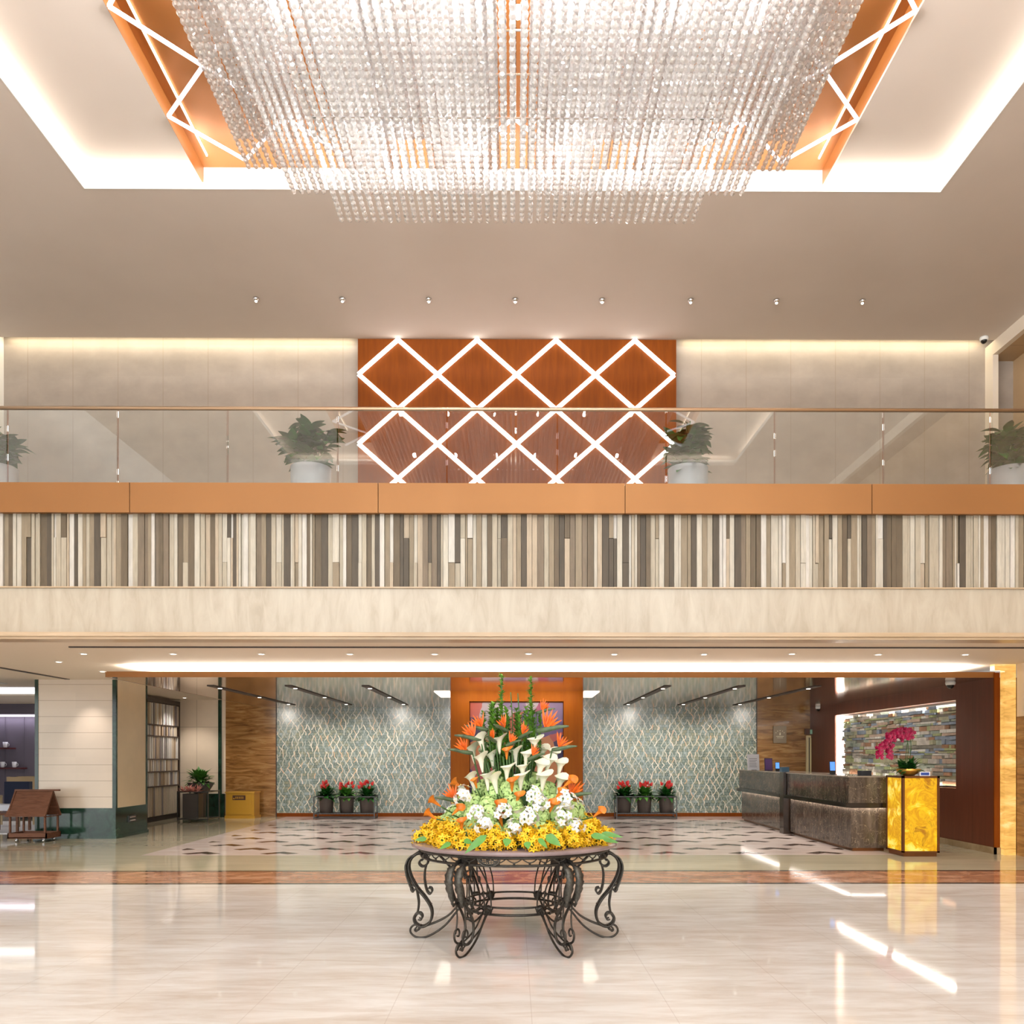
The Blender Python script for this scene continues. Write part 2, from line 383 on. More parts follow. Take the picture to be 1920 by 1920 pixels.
# backlit onyx
def onyx(name, stops, strength, scale, ns, pos=False):
    N = Nd(name); P = N.map(N.pos() if pos else N.obj(), scale)
    d = N.n('TexNoise', {'Vector': P, 'Scale': ns, 'Detail': 6, 'Roughness': .6, 'Distortion': 2.0})
    v = N.n('TexVoronoi', {'Vector': N.mix(.35, P, d.outputs['Color']), 'Scale': ns*1.4}, feature='SMOOTH_F1').outputs['Distance']
    f = N.math('ADD', N.math('MULTIPLY', d.outputs['Fac'], .6), N.math('MULTIPLY', v, .55))
    c = N.ramp(f, stops); N.set('Base Color', N.mix(.75, c, (.02, .01, .0))); N.set('Roughness', .12)
    N.set('Emission Color', c); N.set('Emission Strength', strength); return N.m
M_onyx = onyx('yellow_backlit_onyx', [(.36, (1, .82, .16)), (.46, (.95, .58, .01)), (.54, (.70, .30, .005)), (.6, (.90, .50, .01)), (.7, (.42, .14, .005)), (.8, (.85, .5, .02))], .85, (1, 1, 1), 3.6)
M_onyxw = onyx('golden_backlit_onyx', [(.3, (1, .72, .30)), (.5, (.95, .54, .14)), (.75, (.62, .29, .06))], .95, (1, 1, 4), 2.5, True)
# iron, plants and flowers
M_iron = pm('wrought_iron', (.055, .048, .04), .42, .7, var=.3, vscale=30)
M_ironleaf = pm('patinated_iron_leaf', (.085, .08, .068), .5, .6, var=.35, vscale=60)
M_tabletop = pm('mauve_marble_top', (.26, .19, .19), .2, var=.15, vscale=6)
M_leaf1 = pm('deep_green_leaf', (.02, .115, .018), .35, var=.4, vscale=8)
M_leaf2 = pm('fresh_green_leaf', (.17, .38, .05), .45, var=.35, vscale=12)
M_leaf3 = pm('bright_green_leaf', (.08, .24, .035), .4, var=.3, vscale=8)
M_stem = pm('green_stem', (.06, .13, .035), .5)
M_calla = pm('calla_white', (.88, .86, .70), .45, sss=.1, var=.06, vscale=10)
M_callao = pm('calla_orange', (.85, .22, .02), .45, var=.35, vscale=14)
M_bop = pm('bird_of_paradise_orange', (.90, .16, .015), .45, var=.2, vscale=20)
M_beak = pm('flower_beak', (.08, .12, .06), .4, var=.4, vscale=20)
M_blue = pm('blue_petal', (.06, .05, .3), .4)
M_hyd = pm('hydrangea_green', (.52, .72, .27), .6, var=.2, vscale=18)
M_orch = pm('white_orchid', (.86, .86, .84), .5, sss=.1)
M_orchc = pm('orchid_centre', (.75, .62, .2), .5)
M_yel = pm('yellow_orchid', (1.0, .56, .012), .5, var=.12, vscale=25)
M_yelc = pm('yellow_orchid_centre', (.45, .12, .02), .5)
M_red = pm('red_spathe', (.62, .03, .03), .3)
M_pink_ = pm('pink_bromeliad', (.9, .38, .32), .45, var=.3, vscale=20)
M_mag = pm('magenta_orchid', (.42, .005, .07), .45, var=.35, vscale=30)
M_pot = pm('grey_brown_pot', (.085, .07, .062), .45)
M_wpot = pm('white_pot', (.45, .45, .47), .35)
M_gold = pm('gold_metal', (.80, .45, .08), .3, .7)
M_gold2 = pm('gold_lacquer', (.62, .32, .03), .32, .35)
M_soil = pm('soil', (.03, .02, .012), .9)
M_steel = pm('brushed_steel_rail', (.55, .40, .27), .3, .9)
M_navy = pm('navy_fabric', (.008, .014, .04), .8)
M_tan = pm('tan_fabric', (.42, .30, .17), .7)
M_lav = pm('lavender_panel', (.14, .12, .155), .5)
M_lavc = pm('lavender_plaster', (.55, .50, .62), .6)
M_maroon = pm('maroon_shelf', (.10, .02, .02), .4)
M_cup = pm('white_china', (.8, .8, .84), .25)
M_doorc = pm('cream_door', (.72, .62, .36), .4)
M_screen = pm('blue_screen', (.05, .2, .6), .2, emis=(.12, .32, .85), es=1.0)
M_paper = pm('white_paper', (.78, .78, .84), .6)
M_purple = pm('purple_print', (.05, .02, .09), .3)
M_txt = pm('grey_print', (.3, .3, .34), .6)
M_emb = pm('pale_emblem_metal', (.55, .5, .38), .35, .5)
M_plaq = pm('bronze_plaque', (.17, .13, .09), .35, .6)
M_brass = pm('brown_brass', (.20, .085, .03), .25, .8)
# glass
N = Nd('clear_glass'); nt = N.t; out = nt.nodes['Material Output']
tr = N.n('BsdfTransparent', {'Color': (.96, .98, .97, 1)}); gl = N.n('BsdfGlossy', {'Color': (1, 1, 1, 1), 'Roughness': .0})
fr = N.n('Fresnel', {'IOR': 1.52}); fc = N.math('MULTIPLY', fr.outputs[0], 1.15, clamp=True)
N.L(N.n('MixShader', {0: fc, 1: tr.outputs[0], 2: gl.outputs[0]}).outputs[0], out.inputs[0]); M_glass = N.m
# crystal beads
N = Nd('cut_crystal'); out = N.t.nodes['Material Output']
tr = N.n('BsdfTransparent', {'Color': (1, 1, 1, 1)}); gl = N.n('BsdfGlossy', {'Color': (1, .99, .97, 1), 'Roughness': .06})
df = N.n('BsdfDiffuse', {'Color': (.97, .96, .95, 1)}); tl = N.n('BsdfTranslucent', {'Color': (.97, .96, .95, 1)})
rf = N.n('BsdfRefraction', {'Color': (1, 1, 1, 1), 'IOR': 1.5, 'Roughness': .02})
a = N.n('MixShader', {0: .66, 1: df.outputs[0], 2: tl.outputs[0]}); a = N.n('MixShader', {0: .22, 1: a.outputs[0], 2: rf.outputs[0]}); b = N.n('MixShader', {0: .3, 1: a.outputs[0], 2: gl.outputs[0]})
lw = N.n('LayerWeight', {'Blend': .5}); fc = N.math('ADD', N.math('MULTIPLY', lw.outputs['Facing'], .3), .68)
N.L(N.n('MixShader', {0: fc, 1: tr.outputs[0], 2: b.outputs[0]}).outputs[0], out.inputs[0]); M_crys = N.m

# ------------------------------------------------------------------ floor
mb = MB()
XL, XR, YF = -14.5, 9.22, -9.0
def strip(y0, y1, mi, x0=XL, x1=XR, z=0): mb.add([(x0,y0,z),(x1,y0,z),(x1,y1,z),(x0,y1,z)], [(0,1,2,3)], mi)
strip(YF, 9.43, 0); strip(9.43, 9.53, 1); strip(9.53, 10.47, 2); strip(10.47, 10.57, 1)
strip(10.57, 12.2, 3)
strip(12.2, 20.3, 3, XL, -5.45); strip(12.2, 20.3, 4, -5.45, 5.6); strip(12.2, 20.3, 3, 5.6, XR)
strip(20.3, 22.4, 3)
struct(mb, 'floor', [M_floor, M_line, M_redmarble, M_gmarble, M_pink])
# ------------------------------------------------------------------ hall ceiling with trays
mb = MB()
ox, oy0, oy1 = 5.705, -2.4, 11.08
def slab(x0, x1, y0, y1, z0=ZC, z1=ZC+.085, mi=0): mb.box(x0, x1, y0, y1, z0, z1, mi)
slab(-9.34, -ox, YF, 15.0); slab(ox, 9.22, YF, 15.0); slab(-ox, ox, YF, oy0); slab(-ox, ox, oy1, 15.0)
# white lip of the tray
e = .012
mb.box(-ox, ox, oy1-e, oy1, ZC-.001, ZC+.09, 1); mb.box(-ox, ox, oy0, oy0+e, ZC-.001, ZC+.09, 1)
mb.box(-ox, -ox+e, oy0, oy1, ZC-.001, ZC+.09, 1); mb.box(ox-e, ox, oy0, oy1, ZC-.001, ZC+.09, 1)
struct(mb, 'ceiling', [M_ceil, M_white])
mb = MB()   # raised tray either side of the copper panel
mb.box(-6.05, -4.24, -2.75, 11.4, ZR, ZR+.04); mb.box(4.24, 6.05, -2.75, 11.4, ZR, ZR+.04)
mb.box(-4.24, 4.24, -2.75, -1.6, ZR, ZR+.04)
mb.box(-6.1, -6.05, -2.75, 11.4, ZC+.08, ZR, 1); mb.box(6.05, 6.1, -2.75, 11.4, ZC+.08, ZR, 1)
mb.box(-6.05, 6.05, 11.4, 11.45, ZC+.08, ZT+.1, 1); mb.box(-6.05, 6.05, -2.8, -2.75, ZC+.08, ZR, 1)
struct(mb, 'ceiling_tray', [M_ceil, M_white])
mb = MB()
mb.box(-4.24, 4.24, -1.6, 11.4, ZT, ZT+.04)
mb.box(-4.27, -4.238, -1.6, 11.4, ZR+.001, ZT); mb.box(4.24, 4.28, -1.6, 11.4, ZR+.001, ZT); mb.box(-4.24, 4.24, -1.64, -1.6, ZR+.001, ZT)
struct(mb, 'ceiling_panel', [M_copper])
for sx in (-1, 1):
    o = MB().box(sx*4.10-.01, sx*4.10+.01, -1.4, 11.15, ZT-.03, ZT-.005).build('led_strip', M_ledw)
    tag(o, 'warm light strip in the copper ceiling tray, %s of the crystal chandelier' % ('left' if sx < 0 else 'right'), 'light strip', 'light strips in the copper ceiling tray')
    area((sx*4.05, 4.8, ZT-.05), (.1, 12.4), 14, (0, math.radians(-60*sx), 0), (1, .75, .45))
# white diamond light bars hung under the copper panel
wd, ln = .70, .741
yn = [10.88-i*ln for i in range(18)]
r = thing('diamond_light_frame', (0, 4.6, ZR-.02), 'white zigzag diamond light frame around the chandelier under the copper ceiling panel', 'light')
def zz(a, b): MB().bar(a, b, 0.036, .03).build('light_bar', M_ledc, r)
for i in range(len(yn)-1):
    for sx in (-1, 1):
        xa, xb = (5*wd, 6*wd) if i % 2 == 0 else (6*wd, 5*wd)
        zz((sx*xa, yn[i], ZR-.02), (sx*xb, yn[i+1], ZR-.02))
        xa, xb = (5*wd, 4*wd) if i % 2 == 0 else (4*wd, 5*wd)
        if i < 14: zz((sx*xa, yn[i], ZR-.02), (sx*xb, yn[i+1], ZR-.02))
for k in (-3, -1, 1, 3):
    for q in (-1, 1): zz((k*wd, yn[0], ZR-.02), ((k+q)*wd, yn[1], ZR-.02))
# ------------------------------------------------------------------ hall walls
mb = MB(); mb.box(-9.44, -9.34, YF, 15.4, 2.78, 9.4); mb.box(-9.44, -9.34, YF, 9.4, 0, 2.78); struct(mb, 'wall_left', [M_white])
mb = MB()
mb.box(8.70, 8.80, YF, 15.3, 8.74, ZC, 0); mb.box(8.70, 8.80, 15.05, 15.3, 4.3, 8.74, 0)
struct(mb, 'trim_1', [M_cream])
mb = MB(); mb.box(9.22, 9.32, YF, 15.3, 0, 9.4); mb.box(8.8, 9.22, YF, 15.3, 8.74, 8.78)
M_tanwall = tiles('tan_side_tiles', (.50, .34, .19), .05, 1.2, 1.3, 15.3, az(740, 15.3), (.3, .2, .12), axis='Y')
struct(mb, 'wall_right', [M_tanwall])
mb = MB(); mb.box(-9.34, 9.22, 15.3, 15.4, 4.0, 9.4); struct(mb, 'wall_back', [M_galtile])
mb = MB(); mb.box(-9.34, 9.22, 15.0, 15.3, ZC+.2, ZC+.24); struct(mb, 'ceiling_slot', [M_ceil])
x0, x1 = ax(671, 15.02), ax(1268, 15.02)
mb = MB(); mb.box(x0, x1, 15.02, 15.3, 4.3, ZC-.002); struct(mb, 'wall_panel', [M_woodpan])
# lit diamond lattice on the wood panel
Yp = 15.0; cxp = ax(968.5, Yp); wp = (x1-x0-.06)/8; hp = 65*Yp/F; zt = az(635, Yp)
r = thing('diamond_wall_light', (cxp, Yp, 4.3), 'glowing white diamond lattice light on the red wood panel behind the glass balustrade', 'light')
def wbar(a, b): MB().bar((cxp+a[0]*wp, Yp-.012, a[1]), (cxp+b[0]*wp, Yp-.012, b[1]), .072, .024, up=Vector((0,1,0))).build('light_bar', M_led, r)
nr = 6
for k in range(-3, 4, 2):           # from the four top nodes
    for q in (-1, 1):
        a = (k, zt-.03); i = 0
        X = k; Z = zt-.03; d = q; rem = nr
        while rem > 0:
            lim = (4-X) if d > 0 else (X+4); st = min(rem, lim)
            b = (X+d*st, max(4.3, Z-st*hp)); wbar((X, Z), b); X, Z = b; rem -= st; d = -d
# ------------------------------------------------------------------ gallery edge
XG0, XG1 = -9.34, 9.22
mb = MB(); mb.box(XG0, XG1, 9.75, 15.3, 4.1, 4.3); struct(mb, 'floor_gallery', [M_gmarble])
zb0, zb1 = az(962, 9.42), az(906, 9.42)
xs = [ax(x, 9.42) for x in (-221, 243, 709, 1172, 1635, 2098)]
xs[0] = XG0; xs[-1] = XG1
mb = MB(); mb.box(XG0, XG1, 9.46, 9.75, zb0+.01, zb1-.01)
for a, b in zip(xs, xs[1:]): mb.box(a+.004, b-.004, 9.42, 9.46, zb0, zb1)
struct(mb, 'trim_2', [M_band])
zs0, zs1 = az(1102, 9.5), zb0+.02
cols = [s2l(*c) for c in ((196,188,172),(178,167,147),(184,167,144),(146,131,108),(104,90,70),(84,74,60),(124,109,90),(206,200,190))]
mats = []
for i, c in enumerate(cols):
    N = Nd('slat_%s' % ['bone','sand','straw','oat','walnut','umber','taupe','chalk'][i])
    f = N.noise(N.map(N.pos(), (6, 6, .8)), 5, 6, .65)
    N.set('Base Color', N.ramp(f, [(.3, [k*.78 for k in c]), (.7, [min(1, k*1.08) for k in c])])); N.set('Roughness', .6); mats.append(N.m)
mats.append(M_darkslot)
mb = MB(); mb.box(XG0, XG1, 9.56, 9.75, zs0, zs1, 8)
x = XG0; rs = random.Random(3); light = True
while x < XG1:
    light = rs.random() < (.3 if light else .7)
    for _ in range(rs.choice((1, 1, 2, 3)) if light else rs.choice((1, 1, 1, 2))):
        wv = rs.choice((.026, .04, .055, .062)) if light else rs.choice((.04, .055, .062, .075))
        ci = rs.choice((0, 0, 1, 1, 2, 3, 7)) if light else rs.choice((4, 4, 5, 5, 6, 3))
        cut = [zs0, zs1]
        if rs.random() < .14: cut = [zs0, zs0+(zs1-zs0)*rs.choice((.34, .67)), zs1]
        for z0, z1 in zip(cut, cut[1:]):
            yf = 9.5+rs.uniform(0, .03)
            mb.box(x+.002, min(x+wv, XG1)-.002, yf, 9.57, z0+.002, z1-.002, ci)
            if len(cut) > 2: ci = rs.randrange(8)
        x += wv
struct(mb, 'trim_3', mats)
mb = MB(); zf1, zf0, zm0 = zs0, az(1187, 9.5), 2.78
mb.box(XG0, XG1, 9.5, 9.75, zf0, zf1-.01, 0); mb.box(XG0, XG1, 9.47, 9.75, zf1-.01, zf1+.004, 1)
mb.box(XG0, XG1, 9.44, 9.75, zm0+.03, zf0, 1); mb.box(XG0, XG1, 9.47, 9.75, zm0, zm0+.03, 1)
struct(mb, 'trim_4', [M_stonef, M_stonem])
# glass balustrade
jx = [-192, 13, 220, 426, 633, 838, 1045, 1249, 1453, 1657, 1858, 2064]
vis = 0
where = ['at the far left edge', 'beside the far left potted plant', 'next right of the far left plant', 'left of the second potted plant', 'in front of the second potted plant and the wood panel edge',
         'in front of the left part of the diamond lights', 'in front of the right middle of the diamond lights', 'in front of the third potted plant', 'just right of the third potted plant',
         'left of the far right pilaster', 'in front of the far right potted plant']
for i, (a, b) in enumerate(zip(jx, jx[1:])):
    xa, xb = ax(a, 9.55)+.008, ax(b, 9.55)-.008
    o = MB().box(xa, xb, 9.55, 9.562, zb1-.008, az(769, 9.55)).build('glass_panel', M_glass)
    tag(o, 'clear glass balustrade panel %s' % where[i], 'glass panel', 'glass balustrade panels')
o = MB().tube([(XG0+.02, 9.556, az(767, 9.55)), (XG1-.02, 9.556, az(767, 9.55))], .022, 12).build('handrail', M_steel)
tag(o, 'long round bronze handrail on top of the glass balustrade', 'handrail')
# ------------------------------------------------------------------ lobby under the gallery
mb = MB()
mb.box(-8.9, 9.22, 9.75, 20.2, 2.80, 2.84); mb.box(XL, -8.9, 9.75, 16.2, 2.80, 2.84); mb.box(XL, -8.9, 18.6, 22.4, 2.80, 2.84)
struct(mb, 'ceiling_lobby', [M_cream])
mb = MB(); mb.box(XL, -8.9, 16.2, 18.6, 2.98, 3.0); struct(mb, 'ceiling_lounge', [M_lavc])
area((-12.8, 17.45, 2.915), (3, .2), 10, (0, 0, 0), (1, .93, .75))
o = MB().box(XL+.1, -10, 17.3, 17.6, 2.92, 2.95).build('ceiling_light_panel', pm('warm_panel', (1,1,1), .5, emis=(1, .88, .6), es=.8)); tag(o, 'warm yellow recessed ceiling light in the lounge at far left', 'ceiling light')
ys = az(0, 1)
o = MB().box(ax(130, 10.27), 9.0, 10.25, 10.29, 2.785, 2.799).build('air_slot', M_darkslot); tag(o, 'long thin dark air slot across the cream ceiling under the gallery', 'vent')
# canopy
CX0, CX1, CY0, CY1, CZ0, CZ1 = ax(200, 12.3), 7.14, 12.3, 20.0, 2.617, 2.69
mb = MB(); mb.box(CX0, CX1, CY0+.02, CY1, CZ0, CZ1, 0); mb.box(CX0, CX1, CY0, CY0+.02, CZ0, CZ1+.01, 1); mb.box(CX0-.02, CX0, CY0, CY1, CZ0, CZ1, 1)
struct(mb, 'ceiling_canopy', [M_bronze, M_band])
# back wall, in sections
YB = 20.0
a0, a1, a2, a3, a4, a5 = -8.2, ax(423, YB), ax(519, YB), ax(1418, YB), 7.14, XR
mb = MB()
mb.box(a0, a1, YB, YB+.15, 0, 2.8, 0); mb.box(a1, a2, YB, YB+.15, 0, 2.8, 1); mb.box(a2, a3, YB, YB+.15, .09, 2.617, 2)
mb.box(a3, a4, YB, YB+.15, 0, 2.617, 1); mb.box(a2, a3, YB, YB+.15, 0, .09, 3)
mb.box(a2-.02, a2, YB-.015, YB, .0, 2.617, 4); mb.box(a3, a3+.02, YB-.015, YB, 0, 2.617, 4)
struct(mb, 'wall_lobby', [M_backcream, M_brownst, M_mosaic, M_woodpan, M_darkslot])
mb = MB(); mb.box(ax(343, 19.95), a1-.005, 19.93, 20, 0, az(1488, 19.95)); mb.box(ax(343, 19.9), a1-.005, 19.9, 19.93, 0, .11)
mb.box(ax(409, 19.95), ax(415, 19.95), 19.95, 20, az(1488, 19.95), 2.8)
struct(mb, 'baseboard_back', [M_green])
# ------------------------------------------------------------------ left pillar
PXa, PXb, PY0, PY1 = ax(65, 14.69), ax(217, 14.69), 14.69, 15.95
gz = az(1515, 14.69)
mb = MB(); mb.box(PXa+.06, PXb-.01, PY0+.01, PY1-.02, gz, 2.8, 0)
mb.box(PXb-.012, PXb-.004, PY0+.05, PY1-.05, gz, 2.8, 1)
struct(mb, 'wall_pillar', [M_pillart, M_pillars])
mb = MB(); mb.box(PXa, PXb, PY0, PY1, 0, gz); mb.box(PXa-.02, PXb+.02, PY0-.02, PY1+.02, 0, .05)
mb.box(PXa, PXa+.06, PY0, PY1, gz, 2.8); mb.box(PXb-.06, PXb+.005, PY0, PY0+.055, gz, 2.8); mb.box(PXb-.03, PXb+.005, PY1-.06, PY1, gz, 2.8)
struct(mb, 'trim_5', [M_green])
o = MB().box(PXb+.0, PXb+.02, 15.15, 15.45, .25, .37, 0).box(PXb+.018, PXb+.024, 15.2, 15.4, .33, .35, 1).box(PXb+.018, PXb+.024, 15.2, 15.4, .27, .29, 1).build('access_plate', [M_grey, M_chrome])
tag(o, 'small metal plate with slots low on the green marble base of the cream pillar', 'plate')
spot((ax(140, 14.1), 14.15, 2.78), 50, (math.radians(22), 0, 0), 62, (1, .9, .85), .05, .9)
# metal screen of vertical stone slats
X0 = -8.0
r = thing('slatted_screen', (X0, 19.05, 0), 'tall dark metal screen filled with upright stone strips between the pillar and the planter', 'screen')
mb = MB(); zt = 2.75; ya, yb = 17.95, 20.05
yb = 19.9
for y in (ya, yb): mb.box(X0-.04, X0+.03, y-.03, y+.03, 0, zt)
mb.box(X0-.04, X0+.03, ya, yb, zt-.1, zt); mb.box(X0-.04, X0+.03, ya, yb, 0, .1)
lev = [.1, .72, 1.03, 1.42, 1.95, 2.22, 2.65]
lev = [.1, .77, 1.10, 1.38, 1.9, 2.15, 2.65]
for z in lev[1:-1]: mb.box(X0-.035, X0+.03, ya, yb, z-.015, z+.015)
mb.build('frame', pm('screen_frame', (.07, .045, .035), .35, .5), r)
rs = random.Random(5)
sm = [pm('stone_strip_'+n, c, .5) for n, c in (('cream', (.72,.62,.5)), ('white', (.8,.78,.76)), ('tan', (.5,.38,.27)), ('grey', (.3,.27,.28)))]
for z0, z1 in zip(lev, lev[1:]):
    mb = MB(); y = ya+.04
    while y < yb-.06:
        t = rs.choice((.03, .045, .06)); mb.box(X0-.03, X0+.02, y, y+t, z0+.016, z1-.016, rs.choice((0, 0, 1, 2, 3))); y += t+rs.choice((.03, .05, .1))
    mb.build('slat_row', sm, r)
mb = MB(); mb.box(-8.35, -8.2, 15.95, 20.15, 0, 2.8); struct(mb, 'wall_side', [M_pillart])
# ------------------------------------------------------------------ lounge on the far left
mb = MB(); mb.box(XL, -8.9, 22.0, 22.1, 0, 2.62)
for i in range(12): mb.box(XL+.1+i*.5, XL+.11+i*.5, 21.985, 22, 0, 2.5)
struct(mb, 'wall_lounge', [M_lav])
mb = MB(); mb.box(XL, -8.9, 21.5, 22.0, 2.54, 2.80); struct(mb, 'trim_6', [M_lav])
o = MB().box(XL+.05, -9, 21.9, 21.98, 2.49, 2.54).build('led_strip', pm('led_lilac', (1,1,1), .5, emis=(.95, .86, 1), es=2.5)); tag(o, 'lilac white light strip along the top of the grey lounge wall', 'light strip')
area((-12.6, 21.85, 2.48), (3.5, .05), 14, (0, 0, 0), (.9, .85, 1))
mb = MB(); mb.box(XL-.1, XL, 9.75, 22.1, 0, 3); struct(mb, 'wall_lounge_side', [M_lavc])
for (xa, xb, y, cups, nm) in ((-12, 26, 1402, (10,), 'upper'), (-12, 47, 1439, (5, 27), 'lower')):
    z = az(y, 21.9)
    o = MB().box(ax(xa, 21.9), ax(xb, 21.9), 21.72, 21.99, z-.04, z).build('wall_shelf', M_maroon); tag(o, '%s dark red shelf on the grey lounge wall' % nm, 'shelf', 'shelves in the lounge')
    for ci, cx in enumerate(cups):
        cxx = ax(cx, 21.85)
        r = thing('mug', (cxx, 21.85, z), 'white mug on the %s lounge shelf%s' % (nm, '' if len(cups) == 1 else (', nearer the left edge' if ci == 0 else ', nearer the pillar')), 'mug', 'mugs on the lounge shelves')
        MB().lathe([(.035, 0), (.05, .02), (.06, .15), (.055, .15), (.045, .03)], (cxx, 21.85, z), 16).build('cup', M_cup, r)
        MB().tube([(cxx+.05, 21.85, z+.12), (cxx+.09, 21.85, z+.1), (cxx+.09, 21.85, z+.05), (cxx+.05, 21.85, z+.04)], .008, 6, sub=3).build('handle', M_cup, r)
o = MB().box(XL+.2, -8.95, 15.6, 18.5, .0, .012).build('rug', M_rug); tag(o, 'pale lilac carpet on the lounge floor at far left', 'rug')
# navy armchair
cx, cy = ax(14, 17.2), 17.3
r = thing('armchair', (cx, cy, 0), 'navy armchair with pale wooden frame in the lounge at far left', 'chair')
MB().box(cx-.22, cx+.3, cy+.15, cy+.27, .46, .92).build('backrest', M_navy, r)
MB().box(cx-.3, cx+.3, cy-.3, cy+.2, .34, .46).build('seat', M_paper, r)
for sx in (-.34, .34):
    MB().bar((cx+sx, cy-.3, .62), (cx+sx, cy+.25, .62), .05, .03).build('armrest', M_tan, r)
    for sy in (-.28, .25): MB().bar((cx+sx, cy+sy, .012), (cx+sx, cy+sy, .62), .035, .035).build('leg', M_tan, r)
# tan tub chair
cx, cy = ax(52, 19.3), 19.3
r = thing('tub_chair', (cx, cy, 0), 'tan curved back tub chair behind the wooden stall', 'chair')
mb = MB(); n = 16
vs = []; fs = []
for i in range(n+1):
    q = PI*1.15+ (PI*1.7)*i/n
    for rr, z in ((.34, .2), (.40, .2), (.42, .98), (.36, .98)): vs.append((cx+rr*math.cos(q), cy+rr*math.sin(q), z))
for i in range(n):
    for k in range(4): fs.append((i*4+k, i*4+(k+1) % 4, (i+1)*4+(k+1) % 4, (i+1)*4+k))
mb.add(vs, fs, 0, True); mb.build('backrest', M_tan, r)
MB().lathe([(.33, .2), (.35, .3), (.33, .45)], (cx, cy, 0), 20).build('seat', M_tan, r)
MB().lathe([(.2, .0), (.2, .03), (.05, .05), (.05, .2)], (cx, cy, 0), 16).build('base', M_grey, r)
# low table
cx, cy = ax(15, 16.1), 16.1
r = thing('coffee_table', (cx, cy, .012), 'low brown wooden table on the pale lounge carpet', 'table')
MB().box(cx-.35, cx+.35, cy-.25, cy+.25, .33, .37).build('tabletop', M_woodcart, r)
for sx in (-.3, .3):
    for sy in (-.2, .2): MB().bar((cx+sx, cy+sy, .012), (cx+sx, cy+sy, .33), .04, .04).build('leg', M_woodcart, r)
# wooden stall
xa, xb, y0, y1 = ax(17, 14.1), ax(88, 14.1), 14.05, 14.5
r = thing('wooden_stall', ((xa+xb)/2, (y0+y1)/2, 0), 'small brown wooden market stall with pitched slat roof beside the cream pillar', 'stall')
mb = MB()
mb.box(xa, xb+.02, y0, y0+.02, .06, .155); mb.box(xa, xb+.02, y1-.02, y1, .06, .155); mb.box(xa, xa+.02, y0, y1, .06, .155); mb.box(xb, xb+.02, y0, y1, .06, .155); mb.box(xa, xb, y0, y1, .07, .085)
mb.build('base_tray', M_woodcart, r)
for px in (xa+.03, xb-.02):
    for py in (y0+.03, y1-.03): MB().bar((px, py, .15), (px, py, .45), .028, .028).build('post', M_woodcart, r)
ym = (y0+y1)/2; zr, ze = .86, .43
for sgn, ye in ((1, y0-.03), (-1, y1+.03)):
    mb = MB(); n = 5
    for i in range(n):
        t0, t1 = i/n, (i+1)/n-.012
        A = (xa-.0, ym+(ye-ym)*t0, zr+(ze-zr)*t0); B = (xa, ym+(ye-ym)*t1, zr+(ze-zr)*t1)
        of = .012 if i == n-1 else 0
        lo = -.03*t0; lo2 = -.03*t1
        mb.add([(xa+.06*(1-t0)-.03, A[1], A[2]+of), (xb+.0, A[1], A[2]+of), (xb+.0, B[1], B[2]+of), (xa+.06*(1-t1)-.03, B[1], B[2]+of),
                (xa+.06*(1-t0)-.03, A[1], A[2]+of-.015), (xb+.0, A[1], A[2]+of-.015), (xb, B[1], B[2]+of-.015), (xa+.06*(1-t1)-.03, B[1], B[2]+of-.015)],
               [(0,1,2,3),(7,6,5,4),(0,4,5,1),(1,5,6,2),(2,6,7,3),(3,7,4,0)])
    mb.build('roof_slope', M_woodcart, r)
mb = MB()
for px in (xa+.01, xb+.0):
    mb.bar((px, ym, zr), (px, y0-.02, ze), .025, .03); mb.bar((px, ym, zr), (px, y1+.02, ze), .025, .03)
mb.bar((xa, ym, zr+.01), (xb+.12, ym, zr+.01), .05, .03); mb.bar((xb, y0, ze), (xb, y1, ze), .015, .015)
mb.build('roof_frame', M_woodcart, r)
for px in (xa+.12, xb-.06):
    for py in (y0+.06, y1-.06):
        mb = MB(); mb.tube([(px-.012, py, .028), (px+.012, py, .028)], .028, 12); mb.box(px-.015, px+.015, py-.012, py+.012, .03, .062); mb.build('caster', M_chrome, r)
# ------------------------------------------------------------------ centre portal
YP = 14.95
px0, px1, q0, q1 = ax(845, YP), ax(1093, YP), ax(880, YP), ax(1057, YP)
mb = MB(); mb.box(px0, px1, YP+.125, 16.6, 0, CZ0); struct(mb, 'wall_centre', [M_woodport])
mb = MB(); mb.box(px0, q0, YP, YP+.124, 0, CZ0); mb.box(px0-.006, px0, YP+.01, 16.6, 0, CZ0, 1); struct(mb, 'trim_7', [M_woodport, M_purple])
mb = MB(); mb.box(q1, px1, YP, YP+.124, 0, CZ0); mb.box(px1, px1+.006, YP+.01, 16.6, 0, CZ0, 1); struct(mb, 'trim_8', [M_woodport, M_purple])
mb = MB(); mb.box(q0+.001, q1-.001, YP, YP+.124, az(1317, YP)+.02, CZ0); struct(mb, 'trim_9', [M_woodport])
N = Nd('abstract_flower_painting'); O = N.map(N.obj(), (1, 1, 1))
dn = N.n('TexNoise', {'Vector': O, 'Scale': 2.2, 'Detail': 2}).outputs['Color']
vv = N.n('TexVoronoi', {'Vector': N.mix(.3, O, dn), 'Scale': 3.2}, feature='F1')
h = N.sep(vv.outputs['Color'])[0]
c = N.ramp(h, [(0, (.10, .08, .26)), (.18, (.20, .16, .36)), (.34, (.02, .03, .10)), (.46, (.45, .10, .08)), (.6, (.30, .05, .16)), (.72, (.55, .24, .10)), (.84, (.40, .38, .52)), (.93, (.06, .16, .12))], 'CONSTANT')
c = N.mix(N.math('MULTIPLY', vv.outputs['Distance'], .3), c, (.3, .22, .34))
N.set('Base Color', c); N.set('Roughness', .8)
